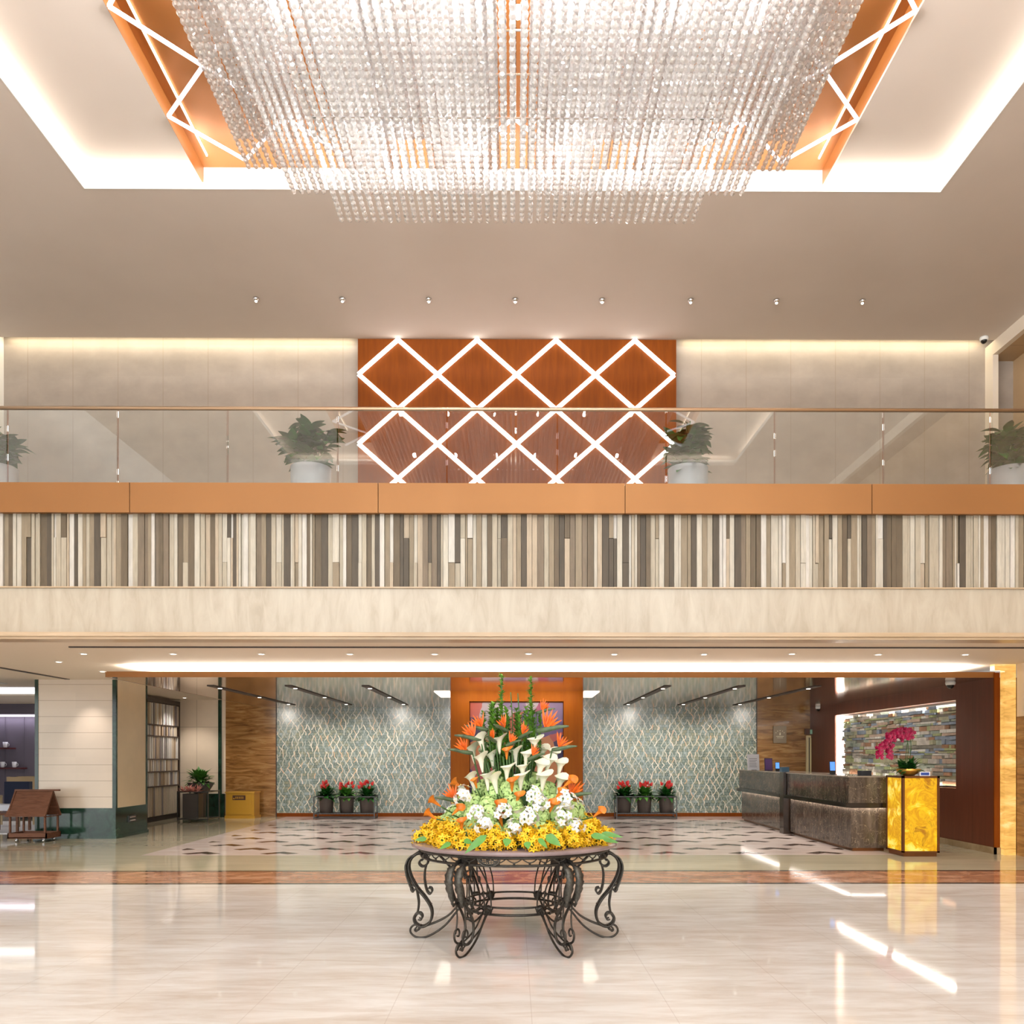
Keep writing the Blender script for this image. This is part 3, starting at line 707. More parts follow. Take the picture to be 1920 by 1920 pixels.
o = MB().box(q0+.01, q1-.01, YP+.07, YP+.12, .55, az(1317, YP)).build('painting', N.m); tag(o, 'large abstract painting in purple, blue and red in the orange wood portal behind the flowers', 'painting')
for sx, (xa, xb) in ((-1, (px0-.3, px0-.02)), (1, (px1+.02, px1+.3))):
    o = MB().box(xa, xb, 14.95, 16.4, CZ0-.012, CZ0-.002).build('ceiling_light_panel', pm('soft_panel', (1,1,1), .5, emis=(1, .9, .75), es=1.6))
    tag(o, 'white light panel in the bronze canopy on the %s side of the orange portal' % ('left' if sx < 0 else 'right'), 'ceiling light', 'light panels beside the portal')
area((ax(969, 14), 14.6, 2.55), (2.2, .15), 10, (math.radians(38), 0, 0), (1, .8, .5))
# ------------------------------------------------------------------ right wood wall with lit mural niche
XW = 7.14
ny0, ny1, nz0, nz1 = 13.39, 18.45, .93, 2.36
mb = MB()
mb.box(XW, XW+.5, 12.3, ny0, 0, CZ0); mb.box(XW, XW+.5, ny1, YB, 0, CZ0); mb.box(XW, XW+.5, ny0, ny1, 0, nz0); mb.box(XW, XW+.5, ny0, ny1, nz1, CZ0)
mb.box(XW+.3, XW+.5, ny0, ny1, nz0, nz1, 1)
mb.box(XW-.02, XW+.06, 12.28, 12.3, 0, CZ1+.0, 2)
struct(mb, 'wall_reception', [M_wooddark, M_white, M_woodpan])
mb = MB(); mb.box(XW-.03, XW, 12.25, YB, 0, .1); mb.box(XW-.03, XW+.1, 12.25, 12.28, 0, .1); struct(mb, 'baseboard_right', [marble('tan_skirting', [(.3, (.25, .17, .09)), (.7, (.4, .3, .18))])])
sc = [s2l(*c) for c in ((206,198,188),(184,180,150),(150,162,180),(200,176,158),(140,134,124),(180,188,138),(232,228,220),(168,126,98),(170,178,164))]
smt = [pm('mural_stone_%s' % n, c, .55, var=.2, vscale=9) for n, c in zip(('grey','olive','blue','rose','dark','moss','pale','rust','sage'), sc)]
rs = random.Random(11); mb = MB(); z = nz0+.03
mb.box(XW+.14, XW+.29, ny0+.06, ny1-.22, nz0+.03, nz1-.05, 4)
while z < nz1-.07:
    h = rs.choice((.035, .045, .06, .07, .085)); y = ny0+.06
    while y < ny1-.25:
        l = rs.choice((.12, .2, .28, .36, .5)); y2 = min(y+l, ny1-.22); p = rs.uniform(.02, .09)
        dz = rs.uniform(-.008, .008)
        mb.box(XW+.15-p, XW+.16, y+.003, y2-.003, z+dz+.002, min(z+h+dz-.002, nz1-.05), rs.randrange(9)); y = y2
    z += h
o = mb.build('stone_mural', smt); tag(o, 'wall mural of stacked multicoloured stone strips in a lit niche behind reception', 'mural')
area((XW+.1, (ny0+ny1)/2, nz1-.015), (.035, ny1-ny0-.1), 50, (0, 0, 0), (1, .93, .8))
area((XW+.12, ny1-.02, (nz0+nz1)/2), (nz1-nz0, .16), 45, (0, PI/2, -PI/2), (1, .96, .9))
area((XW+.06, (ny0+ny1)/2, nz0+.012), (.03, ny1-ny0-.1), 22, UP, (1, .93, .8))
o = MB().box(XW+.05, XW+.29, ny1-.03, ny1-.01, nz0+.01, nz1-.01).build('led_strip', M_led); tag(o, 'bright white upright light strip at the far end of the stone mural niche', 'light strip')
# glowing onyx pilaster and brown column at the right edge
xa, xb = ax(1865, 12.15), ax(1905, 12.15)
mb = MB(); mb.box(XW+.06, xb, 12.15, 12.27, 0, 2.8); mb.box(xa, XW+.059, 12.15, 12.27, 2.71, 2.8)
o = mb.build('onyx_pilaster', M_onyxw); tag(o, 'tall golden backlit onyx pilaster at the right edge beside the mahogany wall', 'pilaster')
mb = MB(); mb.box(xb+.005, 9.2, 9.8, 12.14, 0, 2.03, 0); mb.box(xb+.005, 9.2, 9.8, 12.14, 2.03, 2.8, 1)
struct(mb, 'wall_right_lower', [M_brownst, M_cream])
# ------------------------------------------------------------------ reception counters
def counter(y0, y1, x0, x1, label):
    r = thing('reception_counter', ((x0+x1)/2, (y0+y1)/2, 0), label, 'counter', 'reception counters')
    MB().box(x0+.05, x1, y0+.05, y1-.05, .05, .66).build('body', M_counter, r)
    MB().box(x0+.09, x1-.05, y0+.09, y1-.09, 0, .05).build('plinth', M_brass, r)
    MB().box(x0+.0, x1, y0+.02, y1-.02, .74, 1.13).build('upper_panel', M_counter, r)
    MB().box(x0-.06, x1, y0-.03, y1-.005, .67, .74).build('ledge', pm('black_marble_ledge', (.02, .014, .01), .12), r)
    MB().box(x0-.02, x1, y0-.0, y1, 1.13, 1.15).build('worktop', pm('counter_top', (.32, .27, .22), .15), r)
    area((x0+.03, (y0+y1)/2, .667), (.015, y1-y0-.1), 1.8*(y1-y0), (0, 0, 0), (1, .92, .85))
    area(((x0+x1)/2, y0+.03, .667), (x1-x0-.1, .015), 1, (0, 0, 0), (1, .92, .85))
    return r
counter(12.62, 15.5, 5.10, 5.72, 'near dark brown marble reception counter with glowing ledge beside the yellow onyx stand')
counter(15.78, 18.8, 5.10, 5.72, 'far dark brown marble reception counter nearest the mosaic wall')
o = MB().box(5.04, 5.7, 15.51, 15.74, 0, 1.15).build('counter_post', pm('dark_post_marble', (.035, .022, .015), .12, var=.3)); tag(o, 'dark marble post between the two reception counters', 'post')
# yellow onyx stand
xa, xb, y0, y1 = ax(1692, 11.97), ax(1762, 11.97), 11.97, 12.5
zt = 1.165
r = thing('onyx_stand', ((xa+xb)/2, (y0+y1)/2, 0), 'glowing yellow onyx display stand at the near end of the reception counter', 'stand')
MB().box(xa+.03, xb-.03, y0+.03, y1-.03, 0, .06).build('plinth', M_brass, r)
MB().box(xa+.012, xb-.012, y0+.012, y1-.012, .075, zt-.03).build('onyx_box', M_onyx, r)
mb = MB(); t = .035
for px in (xa, xb-t):
    for py in (y0, y1-t): mb.box(px, px+t, py, py+t, .06, zt)
mb.box(xa, xb, y0, y1, .055, .08); mb.box(xa, xb, y0, y1, zt-.03, zt)
mb.build('frame', M_brass, r)
# orchid on the stand
ocx, ocy = ax(1700, 12.3), 12.25
r = thing('potted_orchid', (ocx, ocy, zt), 'magenta orchid with green leaves in a gold bowl on the yellow onyx stand', 'plant')
MB().lathe([(.06, 0), (.10, .012), (.155, .06), (.175, .10), (.165, .10), (.12, .05)], (ocx, ocy, zt), 24).build('bowl', M_gold, r)
rs = random.Random(2); mb = MB()
for i in range(90):
    q = rs.uniform(0, 2*PI); el = rs.uniform(.05, 1.2)
    mb.leaf((ocx+rs.uniform(-.08, .08), ocy+rs.uniform(-.08, .08), zt+.09), (math.cos(q)*math.cos(el), math.sin(q)*math.cos(el), math.sin(el)), rs.uniform(.15, .27), .055, .4)
mb.build('foliage', M_leaf1, r)
stems = [[(1700, 1435), (1703, 1400), (1695, 1380), (1675, 1378), (1655, 1395), (1648, 1415)], [(1704, 1435), (1708, 1395), (1700, 1376), (1680, 1374), (1667, 1395), (1668, 1417)], [(1697, 1435), (1701, 1395), (1706, 1375), (1690, 1372), (1672, 1385)]]
for k, st in enumerate(stems):
    pts = [at(x, y, 12.25+(k-1)*.07) for x, y in st]; sp = smooth(pts, 8)
    MB().tube(sp, .005, 6).build('stem', M_stem, r)
    mb = MB()
    for p in sp[14:]:
        for _ in range(3):
            c = p+Vector((rs.uniform(-.05, .05), rs.uniform(-.05, .05), rs.uniform(-.05, .04)))
            a0_ = rs.uniform(0, 6.28)
            for j in range(5):
                q = a0_+j*2*PI/5; mb.leaf(c, (math.cos(q), -.35, math.sin(q)), .035, .032, .2, 3, up=Vector((0, -1, 0)))
    mb.build('blossom_spray', M_mag, r)
# small items on counters
def sign(name, x0, x1, y0, y1, Y, tilt, face, label, cat, extra=None, th=.012):
    a, b = at(x0, y1, Y), at(x1, y0, Y); h = b.z-a.z
    r = thing(name, ((a.x+b.x)/2, Y, 1.15), label, cat)
    mb = MB(); mb.M = Matrix.Translation(((a.x+b.x)/2, Y, 1.152)) @ Matrix.Rotation(-tilt, 4, 'X'); mb.box(-(b.x-a.x)/2, (b.x-a.x)/2, 0, th, 0, h); mb.build('panel', M_black if extra is None else face, r)
    mb = MB(); mb.M = Matrix.Translation(((a.x+b.x)/2, Y-.004, 1.152)) @ Matrix.Rotation(-tilt, 4, 'X'); wv = (b.x-a.x)/2
    if extra == 'lines':
        for i in range(6): mb.box(-wv*.7, wv*rs.uniform(.3, .7), 0, .003, h*(.2+.1*i), h*(.2+.1*i)+.012)
        mb.build('print', M_txt, r)
    elif extra == 'frame':
        mb.box(-wv*.85, wv*.85, 0, .003, h*.08, h*.92); mb.build('picture', M_purple, r)
    elif extra is None:
        mb.box(-wv*.85, wv*.85, 0, .003, h*.3, h*.95); mb.build('screen', face, r)
    MB().box(r.location.x-.05, r.location.x+.05, Y-.05, Y+.09, 1.15, 1.158).build('foot', M_black, r)
    return r
sign('menu_card', 1402, 1424, 1411, 1441, 17.9, .12, M_paper, 'white printed card on the far reception counter near the mosaic', 'sign', 'lines')
sign('picture_stand', 1434, 1449, 1419, 1443, 17.0, .12, pm('dark_frame', (.02, .01, .03), .3), 'dark purple framed notice on the far reception counter', 'sign', 'frame')
sign('tablet', 1454, 1462, 1424, 1441, 16.6, .1, M_screen, 'small blue lit tablet on the far reception counter', 'tablet')
sign('tablet', 1556, 1567, 1424, 1449, 13.6, .1, M_screen, 'blue lit tablet in white stand on the near reception counter', 'tablet')
p = at(1470, 1443, 16.2); o = MB().box(p.x-.07, p.x+.07, 16.1, 16.25, 1.15, 1.24).build('tissue_box', pm('blue_box', (.05, .13, .22), .5)); tag(o, 'small dark blue box on the far reception counter beside the marble post', 'box')
p = at(1622, 1446, 13.0); o = MB().box(p.x-.08, p.x+.08, 12.95, 13.1, 1.15, 1.225).build('card_terminal', pm('terminal_black', (.03, .03, .035), .4)); tag(o, 'black boxy terminal on the near reception counter by the onyx stand', 'terminal')
p = at(1733, 1454, 12.02)
r = thing('card_holder', (p.x, 12.03, zt), 'small clear and blue name card holder on the right front of the onyx stand', 'sign')
MB().box(p.x-.075, p.x+.075, 12.0, 12.01, zt, zt+.06).build('holder', M_paper, r); MB().box(p.x-.06, p.x+.06, 11.997, 12.0, zt+.012, zt+.05).build('print', pm('blue_print', (.02, .06, .3), .4), r)
# door, sign, plaque on the brown wall
xa, xb = ax(1512, 19.95), ax(1530, 19.95)+.35
zd = az(1379, 19.95)
mb = MB(); mb.box(xa, xb, 19.93, 20, 0, zd, 0); mb.box(xa+.05, xa+.07, 19.92, 19.932, 0, zd-.05, 1); mb.box(xa+.1, xb, 19.91, 19.93, 0, zd-.06, 0); struct(mb, 'door_1', [M_doorc, M_darkslot])
r = thing('exit_sign', (ax(1522, 19.8), 19.85, az(1377, 19.8)), 'small lit exit sign above the cream door', 'sign')
MB().box(ax(1511, 19.85), ax(1532, 19.85), 19.86, 19.95, az(1377, 19.85), az(1366, 19.85)).build('housing', pm('sign_dark', (.08, .03, .015), .4), r)
MB().box(ax(1519, 19.85), ax(1527, 19.85), 19.85, 19.858, az(1376, 19.85), az(1368, 19.85)).build('pictogram', pm('sign_green', (.06, .12, .08), .4, emis=(.3, .45, .3), es=.3), r)
pxc, pyc = ax(1464, 19.9), 19.97
r = thing('plaque', (pxc, pyc, az(1393, 19.9)), 'square bronze plaque with emblem on the brown stone wall', 'plaque')
MB().box(pxc-.155, pxc+.155, 19.96, 19.999, az(1393, 19.9), az(1361, 19.9)).build('plate', M_plaq, r)
mb = MB(); zc = az(1375, 19.9)
for k in range(5):
    q = PI*(.12+.19*k); cx_, cz_ = pxc+.105*math.cos(q), zc-.015+.085*math.sin(q)
    vs = [(cx_+(.016 if j % 2 == 0 else .007)*math.cos(PI/2+j*PI/5), 19.955, cz_+(.016 if j % 2 == 0 else .007)*math.sin(PI/2+j*PI/5)) for j in range(10)]
    mb.add(vs, [tuple(range(10))])
mb.add([(pxc-.02, 19.955, zc-.04), (pxc+.02, 19.955, zc-.04), (pxc+.012, 19.955, zc+.01), (pxc, 19.955, zc+.035), (pxc-.012, 19.955, zc+.01)], [(0,1,2,3,4)])
mb.box(pxc-.09, pxc+.09, 19.955, 19.96, zc-.075, zc-.062); mb.box(pxc-.07, pxc+.07, 19.955, 19.96, zc-.11, zc-.1); mb.build('emblem', M_emb, r)
# golden bin cabinet on the left brown wall
xa, xb = ax(424, 19.5), ax(480, 19.5)
zt2 = az(1484, 19.5)
r = thing('gold_cabinet', ((xa+xb)/2, 19.6, 0), 'low golden metal cabinet with dark slot against the left brown stone wall', 'cabinet')
MB().box(xa+.02, xb-.02, 19.42, 19.85, .04, zt2-.03).build('body', M_gold2, r)
MB().box(xa, xb, 19.4, 19.87, zt2-.03, zt2).build('lid', M_gold, r); MB().box(xa, xb, 19.4, 19.87, 0, .06).build('base', M_gold2, r)
MB().box(xa+.08, xb-.08, 19.405, 19.42, .1, zt2-.06).build('front_panel', M_gold2, r)
mb = MB(); x_ = ax(436, 19.4); zz_ = az(1500, 19.4)
mb.box(x_, x_+.3, 19.398, 19.404, zz_, zz_+.11, 0)
for k in range(5): mb.box(x_+.07+k*.04, x_+.09+k*.04, 19.394, 19.399, zz_+.03, zz_+.08, 1)
mb.box(x_+.015, x_+.05, 19.394, 19.399, zz_+.02, zz_+.05, 1); mb.build('sign_plate', [pm('plate_brown', (.08, .03, .01), .4), M_gold2], r)

# ------------------------------------------------------------------ ceiling fittings
for i, x in enumerate((480, 642, 804, 966, 1129, 1295, 1456, 1617)):
    c = at(x, 561, 13.7); c.z = ZC
    r = thing('ceiling_spotlight', c, 'small chrome spotlight in the taupe ceiling above the diamond wall, %s from the left' % ORD[i], 'spotlight', 'spotlights over the gallery')
    MB().lathe([(.05, 0), (.05, -.02), (.035, -.05), (.03, -.05)], c, 14).build('housing', M_chrome, r)
    MB().ball(c+Vector((0, 0, -.05)), .022, 8, 5).build('lamp', M_dot, r)
    spot(c+Vector((0, 0, -.08)), 45, (0, 0, 0), 95)
dl = [(157, 1226), (325, 1226), (490, 1226), (656, 1226), (815, 1226), (991, 1225), (1152, 1226), (1320, 1226), (1485, 1225), (1647, 1226), (1810, 1226), (-10, 1226)]
def downlight(c, label, grp):
    r = thing('downlight', c, label, 'downlight', grp)
    MB().lathe([(.055, 0), (.055, -.008), (.035, -.008)], c, 16).build('rim', M_white, r)
    MB().lathe([(.034, -.006), (.034, -.011)], c, 14).build('lens', M_dot, r)
dl.sort()
for i, (x, y) in enumerate(dl):
    if x < 0: continue
    Y = (2.8-CH)*F/(HY-y); c = Vector((ax(x, Y), Y, 2.8))
    downlight(c, 'round recessed downlight in the cream ceiling strip under the gallery, %s from the left' % ORD[i-1], 'downlights under the gallery')
    spot(c+Vector((0, 0, -.03)), 60, (0, 0, 0), 104, (1, .9, .78), .05)
for (x, y, t) in ((110, 1241, 'nearest the left lamp track'), (192, 1259, 'just left of the copper canopy corner'), (346, 1314, 'above the planter frame and slatted screen')):
    Y = (2.8-CH)*F/(HY-y); Y = min(Y, 19.2); downlight(Vector((ax(x, Y), Y, 2.8)), 'round recessed downlight %s' % t, 'downlights near the pillar'); spot((ax(x, Y), Y, 2.77), 70 if x > 300 else 25, (0, 0, 0), 110, (1, .9, .8), .05)
# dark lamp slots in the canopy
sl = [(-5.0, 'leftmost'), (-3.72, 'second from the left'), (-2.45, 'just left of the orange portal'), (2.55, 'just right of the orange portal'), (3.78, 'second from the right'), (5.04, 'rightmost')]
for X, nm in sl:
    r = thing('lamp_track', (X, 16.3, CZ0), 'dark recessed lamp track in the bronze canopy, %s' % nm, 'lamp track', 'lamp tracks in the canopy')
    MB().box(X-.06, X+.06, 13.75, 18.9, CZ0-.012, CZ0-.001).build('slot', M_darkslot, r)
    for Y in (14.2, 16.4, 18.5):
        MB().lathe([(.035, -.012), (.035, -.018)], (X, Y, CZ0), 12).build('lamp', M_dot, r)
        spot((X, Y, CZ0-.03), 110 if Y > 18 else 105, (math.radians(35 if Y > 18 else 0), 0, 0), 104, (1, .9, .8), .06)
X = -7.8
r = thing('lamp_track', (X, 13.5, 2.8), 'thin dark lamp track in the cream ceiling at the far left above the pillar', 'lamp track')
MB().box(X-.04, X+.04, 11.6, 14.6, 2.79, 2.799).build('slot', M_darkslot, r)
for Y in (12.2, 12.6): MB().lathe([(.03, -.012), (.03, -.018)], (X, Y, 2.8), 12).build('lamp', M_dot, r)
# added spots without fittings that brighten the stone mural and the mosaic wall
for Y in (14.4, 15.9, 17.4):
    spot((5.04, Y, CZ0-.03), 70, (0, math.radians(-55), 0), 85, (1, .93, .84), .05)
for X in (-6.2, -3.1, -1.6, 1.7, 3.2, 6.3):
    spot((X, 17.0, CZ0-.03), 85, (math.radians(68), 0, 0), 88, (1, .93, .84), .08, 1.0)
def dome(c, label):
    r = thing('security_camera', c, label, 'camera', 'dome cameras')
    MB().lathe([(.07, 0), (.075, -.03), (.065, -.06)], c, 18).build('housing', M_white, r)
    MB().ball(Vector(c)+Vector((0, 0, -.06)), .055, 14, 8).build('lens_dome', M_black, r)
dome((ax(1782, 12.9), 12.9, CZ0), 'white and black dome camera under the canopy near the right end')
dome((ax(1535, 19.4), 19.4, CZ0), 'small dome camera at the far corner where mahogany wall meets brown stone')
c = at(1845, 642, 14.9); c.z = ZC
dome(tuple(c), 'white dome camera at the upper right corner of the hall ceiling')
# ------------------------------------------------------------------ plants
def bush(mb, c, n, rx, rz, ll, lw, rs, mi=0, low=.0, droop=.45, up=1.0):
    for i in range(n):
        q = rs.uniform(0, 2*PI); el = rs.uniform(low, 1.35)
        d = Vector((math.cos(q)*math.cos(el), math.sin(q)*math.cos(el), math.sin(el)))
        t = rs.uniform(.15, .75)
        p = Vector(c)+Vector((d.x*rx*t, d.y*rx*t, d.z*rz*t*up))
        d2 = (d+Vector((rs.uniform(-.3, .3), rs.uniform(-.3, .3), rs.uniform(-.2, .3)))).normalized()
        mb.leaf(p, d2, ll*rs.uniform(.7, 1.15), lw*rs.uniform(.8, 1.15), droop*rs.uniform(.5, 1.3), 6, mi, .2)
def gplant(x, ytop, ybot, w, label, seed, lean=0):
    Y = 10.5; rs = random.Random(seed); cx = ax(x, Y)
    zpt = az(882, Y); ztp = az(ytop, Y)
    r = thing('potted_plant', (cx, Y, 4.3), label, 'potted plant', 'large potted plants on the gallery')
    MB().lathe([(.17, 0), (.22, .05), (.245, .5), (.25, zpt-4.3+.02), (.225, zpt-4.3+.02), (.22, zpt-4.3-.05)], (cx, Y, 4.3), 28).build('pot', M_wpot, r)
    MB().lathe([(.215, 0), (.215, .03)], (cx, Y, zpt-.07), 20).build('soil', M_soil, r)
    mb = MB(); st = MB(); H = ztp-zpt
    for i in range(13):
        q = rs.uniform(0, 2*PI); sp = rs.uniform(.03, .30)*w; h = H*rs.uniform(.75, 1.08)*(1-.4*sp/(.3*w))
        p0 = Vector((cx+.05*math.cos(q), Y+.05*math.sin(q), zpt-.06)); p1 = Vector((cx+sp*math.cos(q)+lean*.1, Y+sp*math.sin(q), zpt+h*.9))
        mid = (p0+p1)/2+Vector((-.02, 0, .05)); pts = smooth([p0, mid, p1], 6); st.tube(pts, .009, 6)
        for k in range(20):
            t = rs.uniform(.15, 1); p = pts[int(t*(len(pts)-1))]; a = rs.uniform(0, 2*PI); el = rs.uniform(-.25, .95)
            d = Vector((math.cos(a)*math.cos(el)+.4*math.cos(q), math.sin(a)*math.cos(el)+.3*math.sin(q), math.sin(el)+.1))
            mb.leaf(p, d, rs.uniform(.15, .25), rs.uniform(.09, .13), rs.uniform(.1, .6), 6, 0, .15, tip=.9)
    mb.build('foliage', M_leaf1, r); st.build('stem', M_stem, r)
gplant(-8, 788, 905, .85, 'large leafy plant in a white pot at the far left of the gallery', 1)
gplant(583, 772, 905, 1.05, 'large leafy plant in a white pot on the gallery left of the wood panel', 2)
gplant(1290, 776, 905, 1.05, 'large leafy plant in a white pot on the gallery right of the wood panel', 3)
gplant(1893, 784, 905, .95, 'large leafy plant in a white pot at the far right of the gallery', 4)
# planters along the mosaic
def rack(xa, xb, pots, label, side):
    Y = 19.35; A, B = ax(xa, Y), ax(xb, Y)
    r = thing('planter_rack', ((A+B)/2, Y, 0), label, 'planter rack', 'planter racks by the mosaic')
    mb = MB()
    for X in (A+.03, B-.03):
        for y in (Y-.2, Y+.2): mb.bar((X, y, 0), (X, y, .53), .022, .022)
    for z in (.03, .13, .52):
        for y in (Y-.2, Y+.2): mb.bar((A+.03, y, z), (B-.03, y, z), .02, .02)
        for X in (A+.03, B-.03): mb.bar((X, Y-.2, z), (X, Y+.2, z), .02, .02)
    mb.build('frame', M_grey, r)
    mb = MB()
    n = 22
    for i in range(n): X = A+.06+(B-A-.12)*i/(n-1); mb.bar((X, Y-.2, .12), (X, Y+.2, .12), .02, .012)
    mb.build('slatted_base', M_grey, r)
    for i, px in enumerate(pots):
        X = ax(px, Y); rs = random.Random(int(px))
        q = thing('potted_anthurium', (X, Y, .13), 'red flowering plant in a grey brown pot, %s in the %s planter rack' % (('left', 'middle', 'right')[i], side), 'potted plant', 'anthuriums in the planter racks')
        MB().lathe([(.13, 0), (.15, .02), (.175, .36), (.18, .385), (.165, .385), (.155, .33)], (X, Y, .13), 24).build('pot', M_pot, q)
        mb = MB(); bush(mb, (X, Y, .48), 150, .24, .24, .19, .085, rs); mb.build('foliage', [M_leaf1 if i != 1 else M_leaf3], q)
        mb = MB()
        for k in range(9):
            a = rs.uniform(0, 2*PI); rr = rs.uniform(.02, .17); p = Vector((X+rr*math.cos(a), Y+rr*math.sin(a)-.03, .74+rs.uniform(-.06, .09)))
            mb.leaf(p, (math.cos(a)*.5, -.5, .8), .1, .08, .3, 5, 0, .3, Vector((0, -1, .3))); mb.tube([p, (X, Y, .5)], .004, 5, 1)
        mb.build('flowers', [M_red, M_stem], q)
rack(590, 707, (612, 650, 688), 'grey metal rack of three flower pots before the left mosaic wall', 'left')
rack(1152, 1268, (1170, 1208, 1249), 'grey metal rack of three flower pots before the right mosaic wall', 'right')
# planter rack left, beside the slatted screen
Y = 18.6; A, B = ax(340, Y), ax(396, Y)
r = thing('planter_rack', ((A+B)/2, Y+.1, 0), 'grey metal planter frame beside the slatted screen', 'planter rack')
mb = MB()
for X in (A, B):
    for y in (Y-.2, Y+.5): mb.bar((X, y, 0), (X, y, .68), .025, .025)
for z in (.06, .66):
    for y in (Y-.2, Y+.5): mb.bar((A, y, z), (B, y, z), .02, .02)
    for X in (A, B): mb.bar((X, Y-.2, z), (X, Y+.5, z), .02, .02)
mb.bar((ax(378, Y), Y-.2, .06), (ax(378, Y), Y-.2, .66), .02, .02)
mb.build('frame', M_grey, r)
cxp_, cyp_ = ax(362, Y), Y
r = thing('potted_bromeliad', (cxp_, cyp_, .07), 'pink bromeliads in a square grey pot inside the left metal planter frame', 'potted plant')
mb = MB(); mb.box(cxp_-.17, cxp_+.17, cyp_-.16, cyp_+.16, .09, .62); mb.box(cxp_-.12, cxp_+.12, cyp_-.12, cyp_+.12, .07, .09); mb.build('pot', M_pot, r)
rs = random.Random(9); mb = MB()
for k in range(4):
    c = Vector((cxp_-.17+.1*k, cyp_-.1+.04*(k % 2), .655))
    for i in range(26):
        a = rs.uniform(0, 2*PI); el = rs.uniform(.2, 1.3); mb.leaf(c, (math.cos(a)*math.cos(el), math.sin(a)*math.cos(el), math.sin(el)), rs.uniform(.14, .22), .042, .2, 4)
mb.build('flowers', M_pink_, r)
cxp_, cyp_ = ax(376, Y+.3), Y+.32
r = thing('potted_plant', (cxp_, cyp_, .07), 'round leafy green plant behind the pink bromeliads', 'potted plant')
MB().lathe([(.1, 0), (.12, .5), (.2, .62), (.3, .78), (.28, .78), (.1, .62)], (cxp_, cyp_, .07), 24).build('pot', M_pot, r)
mb = MB(); bush(mb, (cxp_-.02, cyp_, .82), 150, .3, .32, .2, .09, rs); mb.build('foliage', M_leaf3, r)

# ------------------------------------------------------------------ wrought iron table
TY = 6.65; TX = ax(964, TY)
KZ = .00426
def lr(cx, cy): return ((972-cx)/4*KZ, (221-cy/4)*KZ+.006)
tab = thing('iron_table', (TX, TY, 0), 'round wrought iron table with scrolled legs carrying the big flower arrangement', 'table')
def ring(rad, z, rr, name, n=72, mat=None):
    mb = MB(); mb.tube([(TX+rad*math.cos(2*PI*i/n), TY+rad*math.sin(2*PI*i/n), z) for i in range(n)], rr, 8, closed=True); return mb.build(name, mat or M_iron, tab)
MB().lathe([(.70, .735), (.79, .74), (.815, .752), (.815, .768), (.80, .775), (.0, .775)], (TX, TY, 0), 72).build('tabletop', M_tabletop, tab)
ring(.755, .728, .012, 'top_rim'); ring(.735, .668, .010, 'apron_ring')
ring(.385, .305, .008, 'stretcher_ring'); ring(.385, .25, .010, 'stretcher_ring')
mb = MB(); ns = 42
for k in range(ns):
    a0_ = 2*PI*k/ns; pts = []
    for j in range(7):
        a = a0_+2*PI/ns*j/6; pts.append((TX+.75*math.cos(a), TY+.75*math.sin(a), .722-.03*math.sin(PI*j/6)))
    mb.tube(pts, .0045, 6)
    a = a0_+PI/ns; c = Vector((TX+.745*math.cos(a), TY+.745*math.sin(a), .684)); mb.ball(c, .009, 8, 5); mb.tube([c, c+Vector((0, 0, .012))], .004, 5)
mb.build('apron_scallops', M_iron, tab)
for a in (-PI/2-.24, PI/2-.24):   # oval medallions
    mb = MB(); u = Vector((-math.sin(a), math.cos(a), 0)); c = Vector((TX+.76*math.cos(a), TY+.76*math.sin(a), .722))
    pts = [c+u*.082*math.cos(t)+Vector((0, 0, .055*math.sin(t))) for t in [PI+PI*i/14 for i in range(15)]]; mb.tube(pts, .006, 6)
    pts2 = [c+u*.066*math.cos(t)+Vector((0, 0, .042*math.sin(t))) for t in [PI+PI*i/14 for i in range(15)]]; mb.tube(pts2, .004, 6)
    for i in range(2, 13): mb.tube([pts[i], Vector((pts[i].x, pts[i].y, .722))], .003, 5)
    for zz_ in (.708, .694, .682):
        hw = .082*math.sqrt(max(0, 1-((.722-zz_)/.055)**2)); mb.tube([c+u*hw+Vector((0, 0, zz_-.722)), c-u*hw+Vector((0, 0, zz_-.722))], .003, 5)
    mb.build('medallion', M_ironleaf, tab)
P_main = [(320,238),(262,248),(208,285),(182,340),(196,420),(245,510),(310,590),(350,660),(357,720),(337,775),(287,803),(240,785),(222,745),(235,710),(268,702),(285,725),(275,750),(255,745)]
P_up = [(212,280),(250,258),(300,265),(328,300),(318,340),(285,352),(262,332),(268,308),(290,305)]
P_in = [(318,330),(303,390),(303,460),(318,530),(340,558),(358,540),(352,515),(330,512)]
P_out = [(235,730),(250,690),(258,630),(252,575),(240,520),(215,540),(200,518),(214,495),(240,500)]
P_f1 = [(600,600),(575,640),(545,655),(480,720),(400,765),(320,795),(262,815),(240,838),(228,825),(240,812)]
P_f2 = [(585,635),(535,700),(460,790),(380,850),(300,885),(235,882),(197,850),(198,815),(225,792),(258,800),(262,822),(240,835)]
P_hub = [(590,630),(560,610),(530,603),(505,620),(512,640),(530,638)]
def rz3(P, off): return [Vector((lr(*p)[0], off, lr(*p)[1])) for p in P]
mb = MB()
for off in (-.036, .036):
    mb.tube(rz3(P_main, off), lambda t: .0125-.006*t, 8, sub=5)
    mb.tube(rz3(P_up, off), lambda t: .009-.003*t, 8, sub=4)
    mb.tube(rz3(P_in, off), .0065, 8, sub=4); mb.tube(rz3(P_out, off), .0062, 8, sub=4)
    mb.tube(rz3(P_f1, off*.6), .0065, 8, sub=4); mb.tube(rz3(P_hub, off*.8), .006, 8, sub=4)
mb.tube(rz3(P_f2, 0), .0085, 8, sub=5)
for p in ((300, 262), (255, 520), (268, 800), (600, 610), (345, 640)):
    a = lr(*p); mb.tube([(a[0], -.04, a[1]), (a[0], .04, a[1])], .011, 8)
